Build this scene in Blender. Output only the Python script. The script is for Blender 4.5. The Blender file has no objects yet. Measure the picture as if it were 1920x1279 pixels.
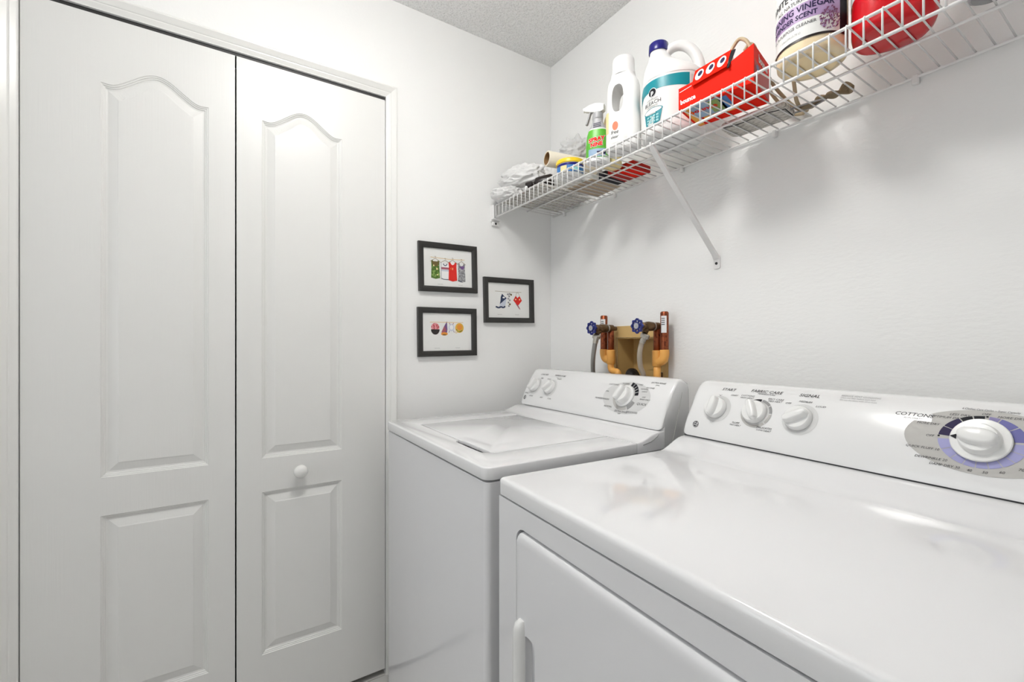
import bpy, bmesh, math, random
from mathutils import Vector, Matrix, noise

random.seed(7)
S = bpy.context.scene
COL = S.collection
PI = math.pi
R = math.radians

# ------------------------------------------------------------------ camera, light, exposure
cam_d = bpy.data.cameras.new('camera')
cam = bpy.data.objects.new('camera', cam_d)
COL.objects.link(cam)
cam.location = (1.581, -1.233, 1.166)
cam.rotation_euler = (R(90), 0, R(57.01))
cam_d.sensor_width = 36
cam_d.lens = 15.81
cam_d.shift_y = 0.00427
cam_d.clip_start = 0.02
S.camera = cam

world = bpy.data.worlds.new('world')
S.world = world
world.use_nodes = True
world.node_tree.nodes['Background'].inputs[0].default_value = (0.93, 0.965, 1.0, 1)
world.node_tree.nodes['Background'].inputs[1].default_value = 2.0      # fill light, let in through the added window behind the viewer

LAMP = (0.87, -0.97)          # ceiling lamp position
LAMP_STRENGTH = 36.5
WX0, WX1, WZ0, WZ1, YFW = 0.05, 1.40, 0.85, 2.05, -2.9      # made-up window behind the viewer, added unseen to brighten the room
_pl = bpy.data.lights.new('fill_window_portal', 'AREA'); _pl.shape = 'RECTANGLE'; _pl.size = WX1-WX0; _pl.size_y = WZ1-WZ0
_pl.cycles.is_portal = True
_po = bpy.data.objects.new('fill_window_portal', _pl); COL.objects.link(_po)
_po.location = ((WX0+WX1)/2, YFW-0.05, (WZ0+WZ1)/2); _po.rotation_euler = (R(90), 0, R(180))
S.view_settings.view_transform = 'Standard'
S.view_settings.look = 'None'
S.view_settings.exposure = 0.33
S.view_settings.gamma = 1.0
S.view_settings.use_curve_mapping = False

# ------------------------------------------------------------------ materials
MATS = {}
def mat(name, col, rough=0.5, metal=0.0, spec=0.5, coat=0.0, alpha=1.0, trans=0.0, bump=None, emis=None, sub=0.0, ior=1.45):
    if name in MATS: return MATS[name]
    m = bpy.data.materials.new(name); m.use_nodes = True
    nt = m.node_tree; b = nt.nodes['Principled BSDF']
    b.inputs['Base Color'].default_value = (col[0], col[1], col[2], 1)
    b.inputs['Roughness'].default_value = rough
    b.inputs['Metallic'].default_value = metal
    b.inputs['Specular IOR Level'].default_value = spec
    b.inputs['Coat Weight'].default_value = coat
    b.inputs['Coat Roughness'].default_value = 0.05
    b.inputs['Alpha'].default_value = alpha
    b.inputs['Transmission Weight'].default_value = trans
    b.inputs['IOR'].default_value = ior
    if sub:
        b.inputs['Subsurface Weight'].default_value = sub
        b.inputs['Subsurface Radius'].default_value = (0.02, 0.02, 0.02)
    if emis:
        b.inputs['Emission Color'].default_value = (emis[0], emis[1], emis[2], 1)
        b.inputs['Emission Strength'].default_value = emis[3]
    if bump:                                   # (scale xyz, detail, strength, distance)
        sc, det, st, dist = bump
        tc = nt.nodes.new('ShaderNodeTexCoord'); mp = nt.nodes.new('ShaderNodeMapping')
        mp.inputs['Scale'].default_value = sc
        nz = nt.nodes.new('ShaderNodeTexNoise'); nz.inputs['Detail'].default_value = det
        nz.inputs['Scale'].default_value = 1.0
        bp = nt.nodes.new('ShaderNodeBump'); bp.inputs['Strength'].default_value = st
        bp.inputs['Distance'].default_value = dist
        nt.links.new(tc.outputs['Object'], mp.inputs['Vector'])
        nt.links.new(mp.outputs['Vector'], nz.inputs['Vector'])
        nt.links.new(nz.outputs['Fac'], bp.inputs['Height'])
        nt.links.new(bp.outputs['Normal'], b.inputs['Normal'])
    MATS[name] = m
    return m

def speckle(m, dark, scale, lo, hi, amount=1.0, stretch=(1, 1, 1)):
    """small specks / mottling of another colour mixed in by a noise mask"""
    nt = m.node_tree; b = nt.nodes['Principled BSDF']
    tc = nt.nodes.new('ShaderNodeTexCoord'); mp = nt.nodes.new('ShaderNodeMapping')
    mp.inputs['Scale'].default_value = stretch
    nz = nt.nodes.new('ShaderNodeTexNoise'); nz.inputs['Scale'].default_value = scale; nz.inputs['Detail'].default_value = 3
    rp = nt.nodes.new('ShaderNodeValToRGB')
    c = b.inputs['Base Color'].default_value[:]
    rp.color_ramp.elements[0].position = lo; rp.color_ramp.elements[0].color = c
    rp.color_ramp.elements[1].position = hi; rp.color_ramp.elements[1].color = tuple(c[i]*(1-amount)+dark[i]*amount for i in range(3))+(1,)
    nt.links.new(tc.outputs['Object'], mp.inputs['Vector']); nt.links.new(mp.outputs['Vector'], nz.inputs['Vector'])
    nt.links.new(nz.outputs['Fac'], rp.inputs['Fac']); nt.links.new(rp.outputs['Color'], b.inputs['Base Color'])
    return m

m_wall = mat('wall_paint', (0.87, 0.87, 0.86), 0.6, spec=0.35, bump=((150, 150, 150), 4, 0.22, 0.0012))
m_wallB = mat('wall_paint_textured', (0.87, 0.87, 0.86), 0.55, spec=0.4, bump=((60, 60, 130), 5, 0.35, 0.0018))
m_ceil = mat('ceiling_knockdown', (0.92, 0.92, 0.91), 0.85, spec=0.2, bump=((75, 75, 75), 7, 1.0, 0.012))
speckle(m_ceil, (0.74, 0.74, 0.73), 160, 0.48, 0.66, 0.8)
m_door = mat('door_paint', (0.77, 0.768, 0.75), 0.32, spec=0.5, bump=((260, 260, 9), 4, 0.10, 0.0015))
speckle(m_door, (0.35, 0.33, 0.29), 26, 0.77, 0.80, 0.5, (1, 1, 0.8))
m_trim = mat('trim_paint', (0.80, 0.797, 0.775), 0.25, spec=0.5)
m_dark = mat('dark_void', (0.015, 0.015, 0.015), 0.8)
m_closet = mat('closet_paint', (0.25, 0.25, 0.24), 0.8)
m_track = mat('door_track', (0.03, 0.03, 0.03), 0.5)
m_enamel = mat('white_enamel', (0.80, 0.80, 0.81), 0.07, spec=0.5, coat=0.4, bump=((7, 7, 7), 2, 0.02, 0.004))
m_cab = mat('white_cabinet_enamel', (0.77, 0.77, 0.785), 0.11, spec=0.5, coat=0.25)
m_console = mat('console_plastic', (0.80, 0.80, 0.80), 0.16, spec=0.5, coat=0.3)
m_knob = mat('knob_plastic', (0.82, 0.82, 0.81), 0.22, spec=0.5)
m_gray = mat('print_gray', (0.50, 0.49, 0.47), 0.5, spec=0.12)
m_lgray = mat('print_light_gray', (0.64, 0.64, 0.635), 0.35)
m_mgray = mat('print_mid_gray', (0.30, 0.30, 0.30), 0.35)
m_ink = mat('print_black', (0.02, 0.02, 0.025), 0.5, spec=0.12)
m_inkg = mat('print_charcoal', (0.08, 0.08, 0.085), 0.5, spec=0.12)
m_white = mat('print_white', (0.85, 0.85, 0.85), 0.4)
m_dpurple = mat('print_dark_purple', (0.035, 0.028, 0.075), 0.5, spec=0.12)
m_blue = mat('print_violet_blue', (0.16, 0.16, 0.38), 0.5, spec=0.12)
m_blue2 = mat('print_dusky_violet', (0.24, 0.22, 0.40), 0.5, spec=0.12)
m_lav = mat('print_lavender', (0.36, 0.36, 0.60), 0.5, spec=0.12)
m_wire = mat('white_vinyl_wire', (0.84, 0.83, 0.82), 0.35, spec=0.4)
m_frame = mat('black_frame', (0.028, 0.027, 0.025), 0.4, bump=((20, 300, 300), 3, 0.15, 0.001))
m_paper = mat('art_paper', (0.80, 0.80, 0.78), 0.6)
m_brass = mat('aged_brass', (0.13, 0.075, 0.035), 0.42, metal=0.7, bump=((120, 120, 120), 3, 0.3, 0.001))
m_copper = mat('aged_copper', (0.28, 0.075, 0.03), 0.35, metal=0.75, bump=((90, 90, 90), 3, 0.2, 0.001))
speckle(m_copper, (0.12, 0.03, 0.015), 90, 0.5, 0.62, 0.8)
m_cpvc = mat('cream_orange_pipe', (0.85, 0.42, 0.10), 0.35)
m_box = mat('tan_outlet_box', (0.62, 0.42, 0.17), 0.5)
m_bluew = mat('blue_enamel', (0.014, 0.022, 0.16), 0.3)
m_hose = mat('braided_steel', (0.30, 0.29, 0.275), 0.4, metal=0.4, bump=((700, 700, 700), 2, 0.8, 0.001))
m_hose2 = mat('braided_tan', (0.42, 0.36, 0.29), 0.45, metal=0.2, bump=((700, 700, 700), 2, 0.8, 0.001))
m_chrome = mat('dull_nickel', (0.55, 0.52, 0.47), 0.3, metal=0.8)
m_rubber = mat('black_rubber', (0.012, 0.012, 0.013), 0.35)
m_bottle = mat('white_hdpe', (0.83, 0.83, 0.82), 0.3, spec=0.45)
m_capblue = mat('navy_cap', (0.012, 0.010, 0.17), 0.25)
m_teal = mat('teal_print', (0.0, 0.23, 0.28), 0.35)
m_teal2 = mat('light_teal_print', (0.30, 0.60, 0.63), 0.35)
m_red = mat('red_carton', (0.80, 0.014, 0.003), 0.5, spec=0.06)
m_red2 = mat('dark_red_carton', (0.42, 0.014, 0.008), 0.4, spec=0.2)
m_redp = mat('red_plastic', (0.60, 0.006, 0.012), 0.22, spec=0.5)
m_orange = mat('orange_print', (0.85, 0.38, 0.03), 0.4)
m_yellow = mat('yellow_lid', (0.88, 0.60, 0.02), 0.35)
m_blue3 = mat('bright_blue_print', (0.02, 0.16, 0.45), 0.35)
m_cyan = mat('pale_blue_print', (0.28, 0.40, 0.55), 0.4)
m_green = mat('green_print', (0.10, 0.42, 0.03), 0.35)
m_green2 = mat('olive_print', (0.20, 0.30, 0.06), 0.4)
m_ggray = mat('grey_plastic', (0.42, 0.42, 0.43), 0.35)
m_purple = mat('lilac_print', (0.42, 0.29, 0.50), 0.4)
m_plum = mat('plum_print', (0.20, 0.05, 0.13), 0.5)
m_cream = mat('cream_label', (0.85, 0.70, 0.36), 0.4)
m_coral = mat('coral_print', (0.85, 0.22, 0.12), 0.4)
m_brown = mat('brown_card', (0.30, 0.17, 0.07), 0.6)
m_kraft = mat('kraft_paper', (0.46, 0.36, 0.26), 0.75)
m_news = mat('printed_paper', (0.62, 0.59, 0.54), 0.7)
speckle(m_news, (0.14, 0.12, 0.10), 55, 0.5, 0.60, 0.6, (1, 4, 1))
m_rollp = mat('cream_paper_roll', (0.80, 0.74, 0.62), 0.55)
m_darkb = mat('dark_brown_plastic', (0.012, 0.007, 0.006), 0.35)
m_cord = mat('beige_cord', (0.50, 0.40, 0.26), 0.5)
m_cord2 = mat('brown_cord', (0.26, 0.19, 0.11), 0.55)
m_plug = mat('ivory_plug', (0.78, 0.70, 0.60), 0.4)
m_liq = mat('cloudy_amber_liquid', (0.92, 0.74, 0.44), 0.3, sub=0.5)
m_clear = mat('clear_plastic', (0.92, 0.92, 0.92), 0.1, alpha=0.18)
m_bag = mat('white_film_bag', (0.94, 0.935, 0.93), 0.3, spec=0.45, alpha=0.74, sub=0.0)
m_bag2 = mat('grey_film_bag', (0.78, 0.78, 0.78), 0.35, spec=0.45, alpha=0.7)
m_tile = mat('floor_tile', (0.60, 0.585, 0.56), 0.35, bump=((25, 25, 25), 4, 0.1, 0.002))
m_grout = mat('grout', (0.30, 0.29, 0.27), 0.8)
m_glow = mat('lamp_glass', (0.9, 0.9, 0.88), 0.4, emis=(1.0, 0.985, 0.955, LAMP_STRENGTH))
m_metal = mat('brushed_lamp_ring', (0.6, 0.6, 0.6), 0.3, metal=1.0)
m_screw = mat('dark_screw', (0.02, 0.02, 0.02), 0.5)

# ------------------------------------------------------------------ mesh helpers
def obj(name, vf, m, parent=None, smooth=False, autosm=None, loc=None):
    v, f = vf[0], vf[1]
    me = bpy.data.meshes.new(name); me.from_pydata([tuple(p) for p in v], [], [tuple(x) for x in f])
    me.validate(); me.update()
    bm = bmesh.new(); bm.from_mesh(me); bmesh.ops.recalc_face_normals(bm, faces=bm.faces); bm.to_mesh(me); bm.free()
    me.materials.append(m)
    o = bpy.data.objects.new(name, me); COL.objects.link(o)
    if parent: o.parent = parent
    if loc: o.location = loc
    if smooth:
        for p in me.polygons: p.use_smooth = True
    if autosm:
        for p in me.polygons: p.use_smooth = True
        bm = bmesh.new(); bm.from_mesh(me)
        for e in bm.edges:
            if len(e.link_faces) == 2 and e.calc_face_angle(0) > R(autosm): e.smooth = False
        bm.to_mesh(me); bm.free()
    return o

def flat(name, vf, m, parent):
    """open print/decal sheets: keep winding, no normal recalculation"""
    me = bpy.data.meshes.new(name); me.from_pydata([tuple(p) for p in vf[0]], [], [tuple(x) for x in vf[1]]); me.update()
    me.materials.append(m)
    o = bpy.data.objects.new(name, me); COL.objects.link(o); o.parent = parent
    return o

def join(*vfs):
    V, F = [], []
    for v, f in vfs:
        n = len(V); V += list(v); F += [tuple(i+n for i in x) for x in f]
    return V, F

def box(x0, x1, y0, y1, z0, z1):
    v = [(x0,y0,z0),(x1,y0,z0),(x1,y1,z0),(x0,y1,z0),(x0,y0,z1),(x1,y0,z1),(x1,y1,z1),(x0,y1,z1)]
    return v, [(0,3,2,1),(4,5,6,7),(0,1,5,4),(1,2,6,5),(2,3,7,6),(3,0,4,7)]

def bevel(vf, r, seg=2, ang=30):
    me = bpy.data.meshes.new('t'); me.from_pydata([tuple(p) for p in vf[0]], [], [tuple(x) for x in vf[1]])
    bm = bmesh.new(); bm.from_mesh(me); bmesh.ops.recalc_face_normals(bm, faces=bm.faces)
    es = [e for e in bm.edges if len(e.link_faces) == 2 and e.calc_face_angle(0) > R(ang)]
    bmesh.ops.bevel(bm, geom=es, offset=r, segments=seg, profile=0.5, affect='EDGES', clamp_overlap=True)
    bm.to_mesh(me); bm.free()
    out = [v.co[:] for v in me.vertices], [tuple(p.vertices) for p in me.polygons]
    bpy.data.meshes.remove(me)
    return out

def prism(poly, a0, a1, axis='z'):
    """extrude a 2-D polygon; axis z: (x,y); axis x: (y,z); axis y: (x,z)"""
    n = len(poly)
    def P(p, a): return {'z': (p[0], p[1], a), 'x': (a, p[0], p[1]), 'y': (p[0], a, p[1])}[axis]
    v = [P(p, a0) for p in poly]+[P(p, a1) for p in poly]
    f = [tuple(range(n))[::-1], tuple(range(n, 2*n))]+[(i, (i+1) % n, n+(i+1) % n, n+i) for i in range(n)]
    return v, f

def lathe(prof, n=28, cx=0, cy=0, sx=1, sy=1, cap=True):
    v, f = [], []
    for r, z in prof:
        for k in range(n):
            a = 2*PI*k/n; v.append((cx+r*sx*math.cos(a), cy+r*sy*math.sin(a), z))
    for i in range(len(prof)-1):
        for k in range(n):
            f.append((i*n+k, i*n+(k+1) % n, (i+1)*n+(k+1) % n, (i+1)*n+k))
    if cap:
        f.append(tuple(range(n))[::-1]); f.append(tuple(range((len(prof)-1)*n, len(prof)*n)))
    return v, f

def loft(rings, cap=True):
    n = len(rings[0]); v = [p for r in rings for p in r]; f = []
    for i in range(len(rings)-1):
        for k in range(n): f.append((i*n+k, i*n+(k+1) % n, (i+1)*n+(k+1) % n, (i+1)*n+k))
    if cap: f.append(tuple(range(n))[::-1]); f.append(tuple(range((len(rings)-1)*n, len(rings)*n)))
    return v, f

def sring(cx, cy, z, rx, ry, p=2.0, n=40, rot=0.0):
    out = []
    for k in range(n):
        a = 2*PI*k/n; c, s = math.cos(a), math.sin(a)
        x = rx*math.copysign(abs(c)**(2/p), c); y = ry*math.copysign(abs(s)**(2/p), s)
        out.append((cx+x*math.cos(rot)-y*math.sin(rot), cy+x*math.sin(rot)+y*math.cos(rot), z))
    return out

def tube(pts, r, n=8, cap=True):
    pts = [Vector(p) for p in pts]; rs = r if isinstance(r, (list, tuple)) else [r]*len(pts)
    t0 = (pts[1]-pts[0]).normalized()
    up = Vector((0, 0, 1)) if abs(t0.z) < 0.9 else Vector((1, 0, 0))
    nrm = t0.cross(up).normalized(); rings = []; prev = t0
    for i, p in enumerate(pts):
        if i == 0: t = t0
        elif i == len(pts)-1: t = (pts[i]-pts[i-1]).normalized()
        else: t = ((pts[i]-pts[i-1]).normalized()+(pts[i+1]-pts[i]).normalized()).normalized()
        q = prev.rotation_difference(t); nrm = (q @ nrm).normalized(); prev = t
        b = t.cross(nrm).normalized()
        rings.append([tuple(p+nrm*(rs[i]*math.cos(2*PI*k/n))+b*(rs[i]*math.sin(2*PI*k/n))) for k in range(n)])
    return loft(rings, cap)

def smooth_path(pts, sub=6):
    pts = [Vector(p) for p in pts]; out = []
    for i in range(len(pts)-1):
        p0 = pts[max(i-1, 0)]; p1 = pts[i]; p2 = pts[i+1]; p3 = pts[min(i+2, len(pts)-1)]
        for k in range(sub):
            t = k/sub
            out.append(0.5*((2*p1)+(p2-p0)*t+(2*p0-5*p1+4*p2-p3)*t*t+(3*p1-p0-3*p2+p3)*t**3))
    out.append(pts[-1]); return out

def xform(vf, M):
    return [tuple(M @ Vector(p)) for p in vf[0]], vf[1]

def empty(name, loc=(0, 0, 0), rz=0.0, label=None, cat=None, group=None, kind=None):
    o = bpy.data.objects.new(name, None); COL.objects.link(o); o.location = loc; o.rotation_euler = (0, 0, rz)
    o.empty_display_size = 0.05
    tag(o, label, cat, group, kind); return o

def tag(o, label=None, cat=None, group=None, kind=None):
    if label: o['label'] = label
    if cat: o['category'] = cat
    if group: o['group'] = group
    if kind: o['kind'] = kind
    return o

def struct(o, label=None):
    o['kind'] = 'structure'
    if label: o['label'] = label
    return o

_tc = {}
def text_vf(s, size, shear=0.0, align='CENTER', sx=1.0, bold=0.0):
    key = (s, size, shear, align, sx, bold)
    if key in _tc: return _tc[key]
    cu = bpy.data.curves.new('t', 'FONT'); cu.body = s; cu.size = size; cu.shear = shear
    cu.align_x = align; cu.align_y = 'CENTER'; cu.resolution_u = 2; cu.offset = bold
    o = bpy.data.objects.new('t', cu); COL.objects.link(o)
    dg = bpy.context.evaluated_depsgraph_get(); dg.update()
    me = bpy.data.meshes.new_from_object(o.evaluated_get(dg))
    v = [(p.co.x*sx, p.co.y) for p in me.vertices]; f = [tuple(p.vertices) for p in me.polygons]
    bpy.data.objects.remove(o); bpy.data.curves.remove(cu); bpy.data.meshes.remove(me)
    _tc[key] = (v, f); return v, f

def place2d(vf, cx=0, cy=0, rot=0.0, s=1.0):
    c, n = math.cos(rot), math.sin(rot)
    return [(cx+s*(p[0]*c-p[1]*n), cy+s*(p[0]*n+p[1]*c)) for p in vf[0]], vf[1]

def ellipse2d(cx, cy, rx, ry, n=40):
    m = 7 if max(rx, ry) > 0.02 else 2
    v = [(cx, cy)]; f = []
    for j in range(1, m+1):
        v += [(cx+rx*j/m*math.cos(2*PI*k/n), cy+ry*j/m*math.sin(2*PI*k/n)) for k in range(n)]
    for k in range(n):
        f.append((0, 1+k, 1+(k+1) % n))
        for j in range(m-1): f.append((1+j*n+k, 1+(j+1)*n+k, 1+(j+1)*n+(k+1) % n, 1+j*n+(k+1) % n))
    return v, f

def ring2d(cx, cy, r0, r1, a0, a1, n=12):
    v = []; f = []
    for k in range(n+1):
        a = a0+(a1-a0)*k/n; v += [(cx+r0*math.cos(a), cy+r0*math.sin(a)), (cx+r1*math.cos(a), cy+r1*math.sin(a))]
    for k in range(n): f.append((2*k, 2*k+1, 2*k+3, 2*k+2))
    return v, f

def rect2d(x0, x1, y0, y1, nx=1, ny=1):
    v = [(x0+(x1-x0)*i/nx, y0+(y1-y0)*j/ny) for j in range(ny+1) for i in range(nx+1)]; w = nx+1
    return v, [(j*w+i, j*w+i+1, (j+1)*w+i+1, (j+1)*w+i) for j in range(ny) for i in range(nx)]

def rrect(x0, x1, y0, y1, r, n=6, corners=(1, 1, 1, 1)):
    P = []
    for (cx, cy, a0, on) in ((x0+r, y0+r, PI, corners[0]), (x1-r, y0+r, 1.5*PI, corners[1]), (x1-r, y1-r, 0, corners[2]), (x0+r, y1-r, 0.5*PI, corners[3])):
        if on:
            for k in range(n+1):
                a = a0+0.5*PI*k/n; P.append((cx+r*math.cos(a), cy+r*math.sin(a)))
        else:
            P.append((cx+r*(1 if math.cos(a0+PI/4) > 0 else -1), cy+r*(1 if math.sin(a0+PI/4) > 0 else -1)))
    return P

def poly2d(*pts): return list(pts), [tuple(range(len(pts)))]

def stroke2d(pts, w):
    """a polyline drawn with width w"""
    vs = []; fs = []
    for (a, b) in zip(pts[:-1], pts[1:]):
        dx, dy = b[0]-a[0], b[1]-a[1]; L = math.hypot(dx, dy) or 1; nx, ny = -dy/L*w/2, dx/L*w/2
        n = len(vs); vs += [(a[0]+nx, a[1]+ny), (a[0]-nx, a[1]-ny), (b[0]-nx, b[1]-ny), (b[0]+nx, b[1]+ny)]; fs.append((n, n+1, n+2, n+3))
    return vs, fs

def decal(name, vf, fn, m, parent):
    return flat(name, ([fn(p[0], p[1]) for p in vf[0]], vf[1]), m, parent)

# ------------------------------------------------------------------ room shell
XR, YF, ZC = 2.15, -2.9, 2.40
struct(obj('ceiling', box(-0.75, XR+0.1, YF-0.1, 0.15, ZC, ZC+0.08), m_ceil))
fl = struct(obj('floor', box(-0.75, XR+0.1, YF-0.1, 0.15, -0.09, -0.008), m_grout))
ts = 0.33
tile_me = None
for i in range(7):
    for j in range(9):
        x = 0.0+i*ts; y = -j*ts
        if x >= XR or y-ts < YF-0.12: continue
        if tile_me is None:
            t = obj('floor_tile', bevel(box(0.002, ts-0.002, -ts+0.002, -0.002, -0.008, 0.0), 0.0015, 1), m_tile, fl); tile_me = t.data
        else:
            t = bpy.data.objects.new('floor_tile', tile_me); COL.objects.link(t); t.parent = fl
        t.location = (x, y, 0)
# door sill tiles in the closet opening
for j in range(3):
    t = bpy.data.objects.new('floor_tile', tile_me); COL.objects.link(t); t.parent = fl; t.location = (-ts, -0.72-j*ts, 0)

# left wall with the closet opening
OY0, OY1, OZ = -1.6468, -0.7405, 2.046
struct(obj('wall_left', join(box(-0.1, 0, OY1, 0.1, -0.008, ZC), box(-0.1, 0, OY0, OY1, OZ, ZC), box(-0.1, 0, YF, OY0, -0.008, ZC)), m_wall))
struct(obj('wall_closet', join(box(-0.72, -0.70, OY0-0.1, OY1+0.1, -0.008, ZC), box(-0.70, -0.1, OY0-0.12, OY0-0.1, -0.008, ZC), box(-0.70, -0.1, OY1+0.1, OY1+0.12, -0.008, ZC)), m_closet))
struct(obj('wall_right', box(XR, XR+0.1, YF, 0.1, -0.008, ZC), m_wall))
struct(obj('wall_front', join(box(-0.1, WX0, YF-0.1, YF, -0.008, ZC), box(WX1, XR+0.1, YF-0.1, YF, -0.008, ZC), box(WX0, WX1, YF-0.1, YF, WZ1, ZC), box(WX0, WX1, YF-0.1, YF, -0.008, WZ0)), m_wall))
win = struct(empty('fill_window', ((WX0+WX1)/2, YF-0.05, WZ0)), 'added unseen white window behind the viewer, for fill light')
ww, wh_ = (WX1-WX0)/2, WZ1-WZ0
obj('fill_window_frame', join(box(-ww+0.001, -ww+0.04, -0.03, 0.03, 0.001, wh_-0.001), box(ww-0.04, ww-0.001, -0.03, 0.03, 0.001, wh_-0.001), box(-ww+0.04, ww-0.04, -0.03, 0.03, 0.001, 0.04), box(-ww+0.04, ww-0.04, -0.03, 0.03, wh_-0.04, wh_-0.001), box(-0.02, 0.02, -0.02, 0.02, 0.04, wh_-0.04)), m_trim, win)
m_pane = mat('fill_window_glass', (1, 1, 1), 0.05, alpha=0.08)
obj('fill_window_pane', box(-ww+0.04, -0.02, -0.003, 0.003, 0.04, wh_-0.04), m_pane, win); obj('fill_window_pane', box(0.02, ww-0.04, -0.003, 0.003, 0.04, wh_-0.04), m_pane, win)
# machine wall with the recess of the outlet box
BX0, BX1, BZ0, BZ1 = 0.396, 0.606, 0.93, 1.194
struct(obj('wall_back', join(box(-0.0, BX0, 0, 0.1, -0.008, ZC), box(BX1, XR, 0, 0.1, -0.008, ZC), box(BX0, BX1, 0, 0.1, BZ1, ZC), box(BX0, BX1, 0, 0.1, -0.008, BZ0)), m_wallB))
# baseboards
bprof = [(0, 0), (0.012, 0), (0.012, 0.07), (0.006, 0.085), (0, 0.085)]
struct(obj('baseboard_front', prism([(YF+p[0], p[1]) for p in bprof], 0, XR, 'x'), m_trim))
struct(obj('baseboard_right', prism([(XR-p[0], p[1]) for p in bprof], YF+0.013, -0.001, 'y'), m_trim))
struct(obj('baseboard_left', prism([(p[0], p[1]) for p in bprof], YF+0.013, OY0-0.045, 'y'), m_trim))
struct(obj('baseboard_back', prism([(-p[0], p[1]) for p in bprof], 0.001, XR-0.013, 'x'), m_trim))
# casing: stepped moulding profile (distance from opening, thickness)
cp = [(0.0, 0.0), (0.0, 0.0035), (0.003, 0.0045), (0.013, 0.0090), (0.0155, 0.0092), (0.0175, 0.0110), (0.031, 0.0185), (0.034, 0.0188), (0.0365, 0.0175), (0.0365, 0.0)]
CW = 0.035
def casing(p0, p1, outward, n):
    """p0->p1 along the opening edge, outward = direction away from the opening; mitred ends"""
    d = Vector(p1)-Vector(p0); d.normalize(); o = Vector(outward); v = []
    for s, (P, sg) in enumerate(((Vector(p0), -1), (Vector(p1), 1))):
        for w, t in cp:
            k = sg*w if n[s] else 0
            v.append(tuple(P+o*w+d*k+Vector((t, 0, 0))))
    m = len(cp)
    return v, [tuple(range(m))[::-1], tuple(range(m, 2*m))]+[(i, (i+1) % m, m+(i+1) % m, m+i) for i in range(m)]
struct(obj('trim_1', casing((0, OY0, OZ), (0, OY1, OZ), (0, 0, 1), (1, 1)), m_trim))
struct(obj('trim_2', casing((0, OY1, 0), (0, OY1, OZ), (0, 1, 0), (0, 1)), m_trim))
struct(obj('trim_3', casing((0, OY0, 0), (0, OY0, OZ), (0, -1, 0), (0, 1)), m_trim))
struct(obj('trim_4', join(box(-0.07, -0.004, OY0, OY1, OZ-0.012, OZ-0.0005)), m_track), 'dark bifold track in the head of the opening')

# ------------------------------------------------------------------ ceiling lamps
def ceiling_lamp(x, y, label):
    t = empty('ceiling_lamp', (x, y, ZC), 0, label, 'lamp', 'round dome ceiling lamps')
    obj('canopy', lathe([(0.075, 0.0), (0.075, -0.012), (0.060, -0.022), (0.014, -0.026), (0.012, -0.031)], 32), m_metal, t, autosm=40)
    obj('glass_bowl', lathe([(0.06, -0.030), (0.130, -0.038), (0.148, -0.050), (0.150, -0.064), (0.135, -0.088), (0.105, -0.106), (0.06, -0.117), (0.003, -0.121)], 40), m_glow, t, smooth=True)
    obj('ring', lathe([(0.050, -0.024), (0.066, -0.026), (0.066, -0.0315), (0.050, -0.0325)], 32), m_metal, t, autosm=40)
ceiling_lamp(LAMP[0], LAMP[1], 'round frosted ceiling lamp above the washing machines')

# ------------------------------------------------------------------ bifold door leaves
def panel_outline(y0, y1, z0, z1, arch, d):
    """outline of a door panel moved inwards by d; the arched head keeps its shape"""
    P = [(y0+d, z0+d), (y1-d, z0+d)]
    if not arch: return P+[(y1-d, z1-d), (y0+d, z1-d)]
    def h(t):
        u = abs(2*t-1)                       # 0 in the middle, 1 at the corners
        return arch*(0.5+0.5*math.cos(PI*min(1.0, u/0.88)))-0.0025*math.sin(PI*min(1, max(0, (u-0.6)/0.4)))
    N = 40; w = abs(y1-y0)
    for k in range(N+1):
        t = k/N; y = (y1-d)+((y0+d)-(y1-d))*t
        tt = (y1-y)/w; sl = (h(min(1, tt+0.01))-h(max(0, tt-0.01)))/(0.02*w)
        P.append((y, z1+h(tt)-d*math.sqrt(1+sl*sl)))
    return P

PROF = [(0.0, 0.0), (0.0015, -0.002), (0.004, -0.0024), (0.0055, -0.0045), (0.008, -0.005), (0.0095, -0.0072), (0.013, -0.008), (0.0145, -0.008),
        (0.034, -0.0022), (0.036, -0.0010), (0.038, -0.0008)]

def door_leaf(name, y0, y1, label, panels):
    t = empty(name, (0, (y0+y1)/2, 0.022), 0, label, None, None, 'structure')
    yc = (y0+y1)/2; zb = 0.022; zt = 2.034
    bm = bmesh.new()
    def V(y, z, x): return bm.verts.new((x, y-yc, z-zb))
    oc = [(y0, zb), (y1, zb), (y1, zt), (y0, zt)]
    ob = [V(p[0], p[1], 0.0) for p in oc]; bk = [V(p[0], p[1], -0.034) for p in oc]
    edges = [bm.edges.new((ob[i], ob[(i+1) % 4])) for i in range(4)]
    bm.faces.new(bk)
    rings = []
    for (py0, py1, pz0, pz1, arch) in panels:
        prev = None
        for d, h in PROF:
            Q = panel_outline(py0, py1, pz0, pz1, arch, d); r = [V(q[0], q[1], h) for q in Q]
            if prev is None:
                edges += [bm.edges.new((r[i], r[(i+1) % len(r)])) for i in range(len(r))]
            else:
                for i in range(len(r)): bm.faces.new((prev[i], prev[(i+1) % len(r)], r[(i+1) % len(r)], r[i]))
            prev = r
        bm.faces.new(prev)
    bmesh.ops.triangle_fill(bm, use_beauty=True, use_dissolve=False, edges=edges)
    for i in range(4): bm.faces.new((ob[i], ob[(i+1) % 4], bk[(i+1) % 4], bk[i]))
    bmesh.ops.recalc_face_normals(bm, faces=bm.faces)
    me = bpy.data.meshes.new('leaf_panel'); bm.to_mesh(me); bm.free(); me.materials.append(m_door)
    o = bpy.data.objects.new('leaf_panel', me); COL.objects.link(o); o.parent = t
    return t

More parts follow.
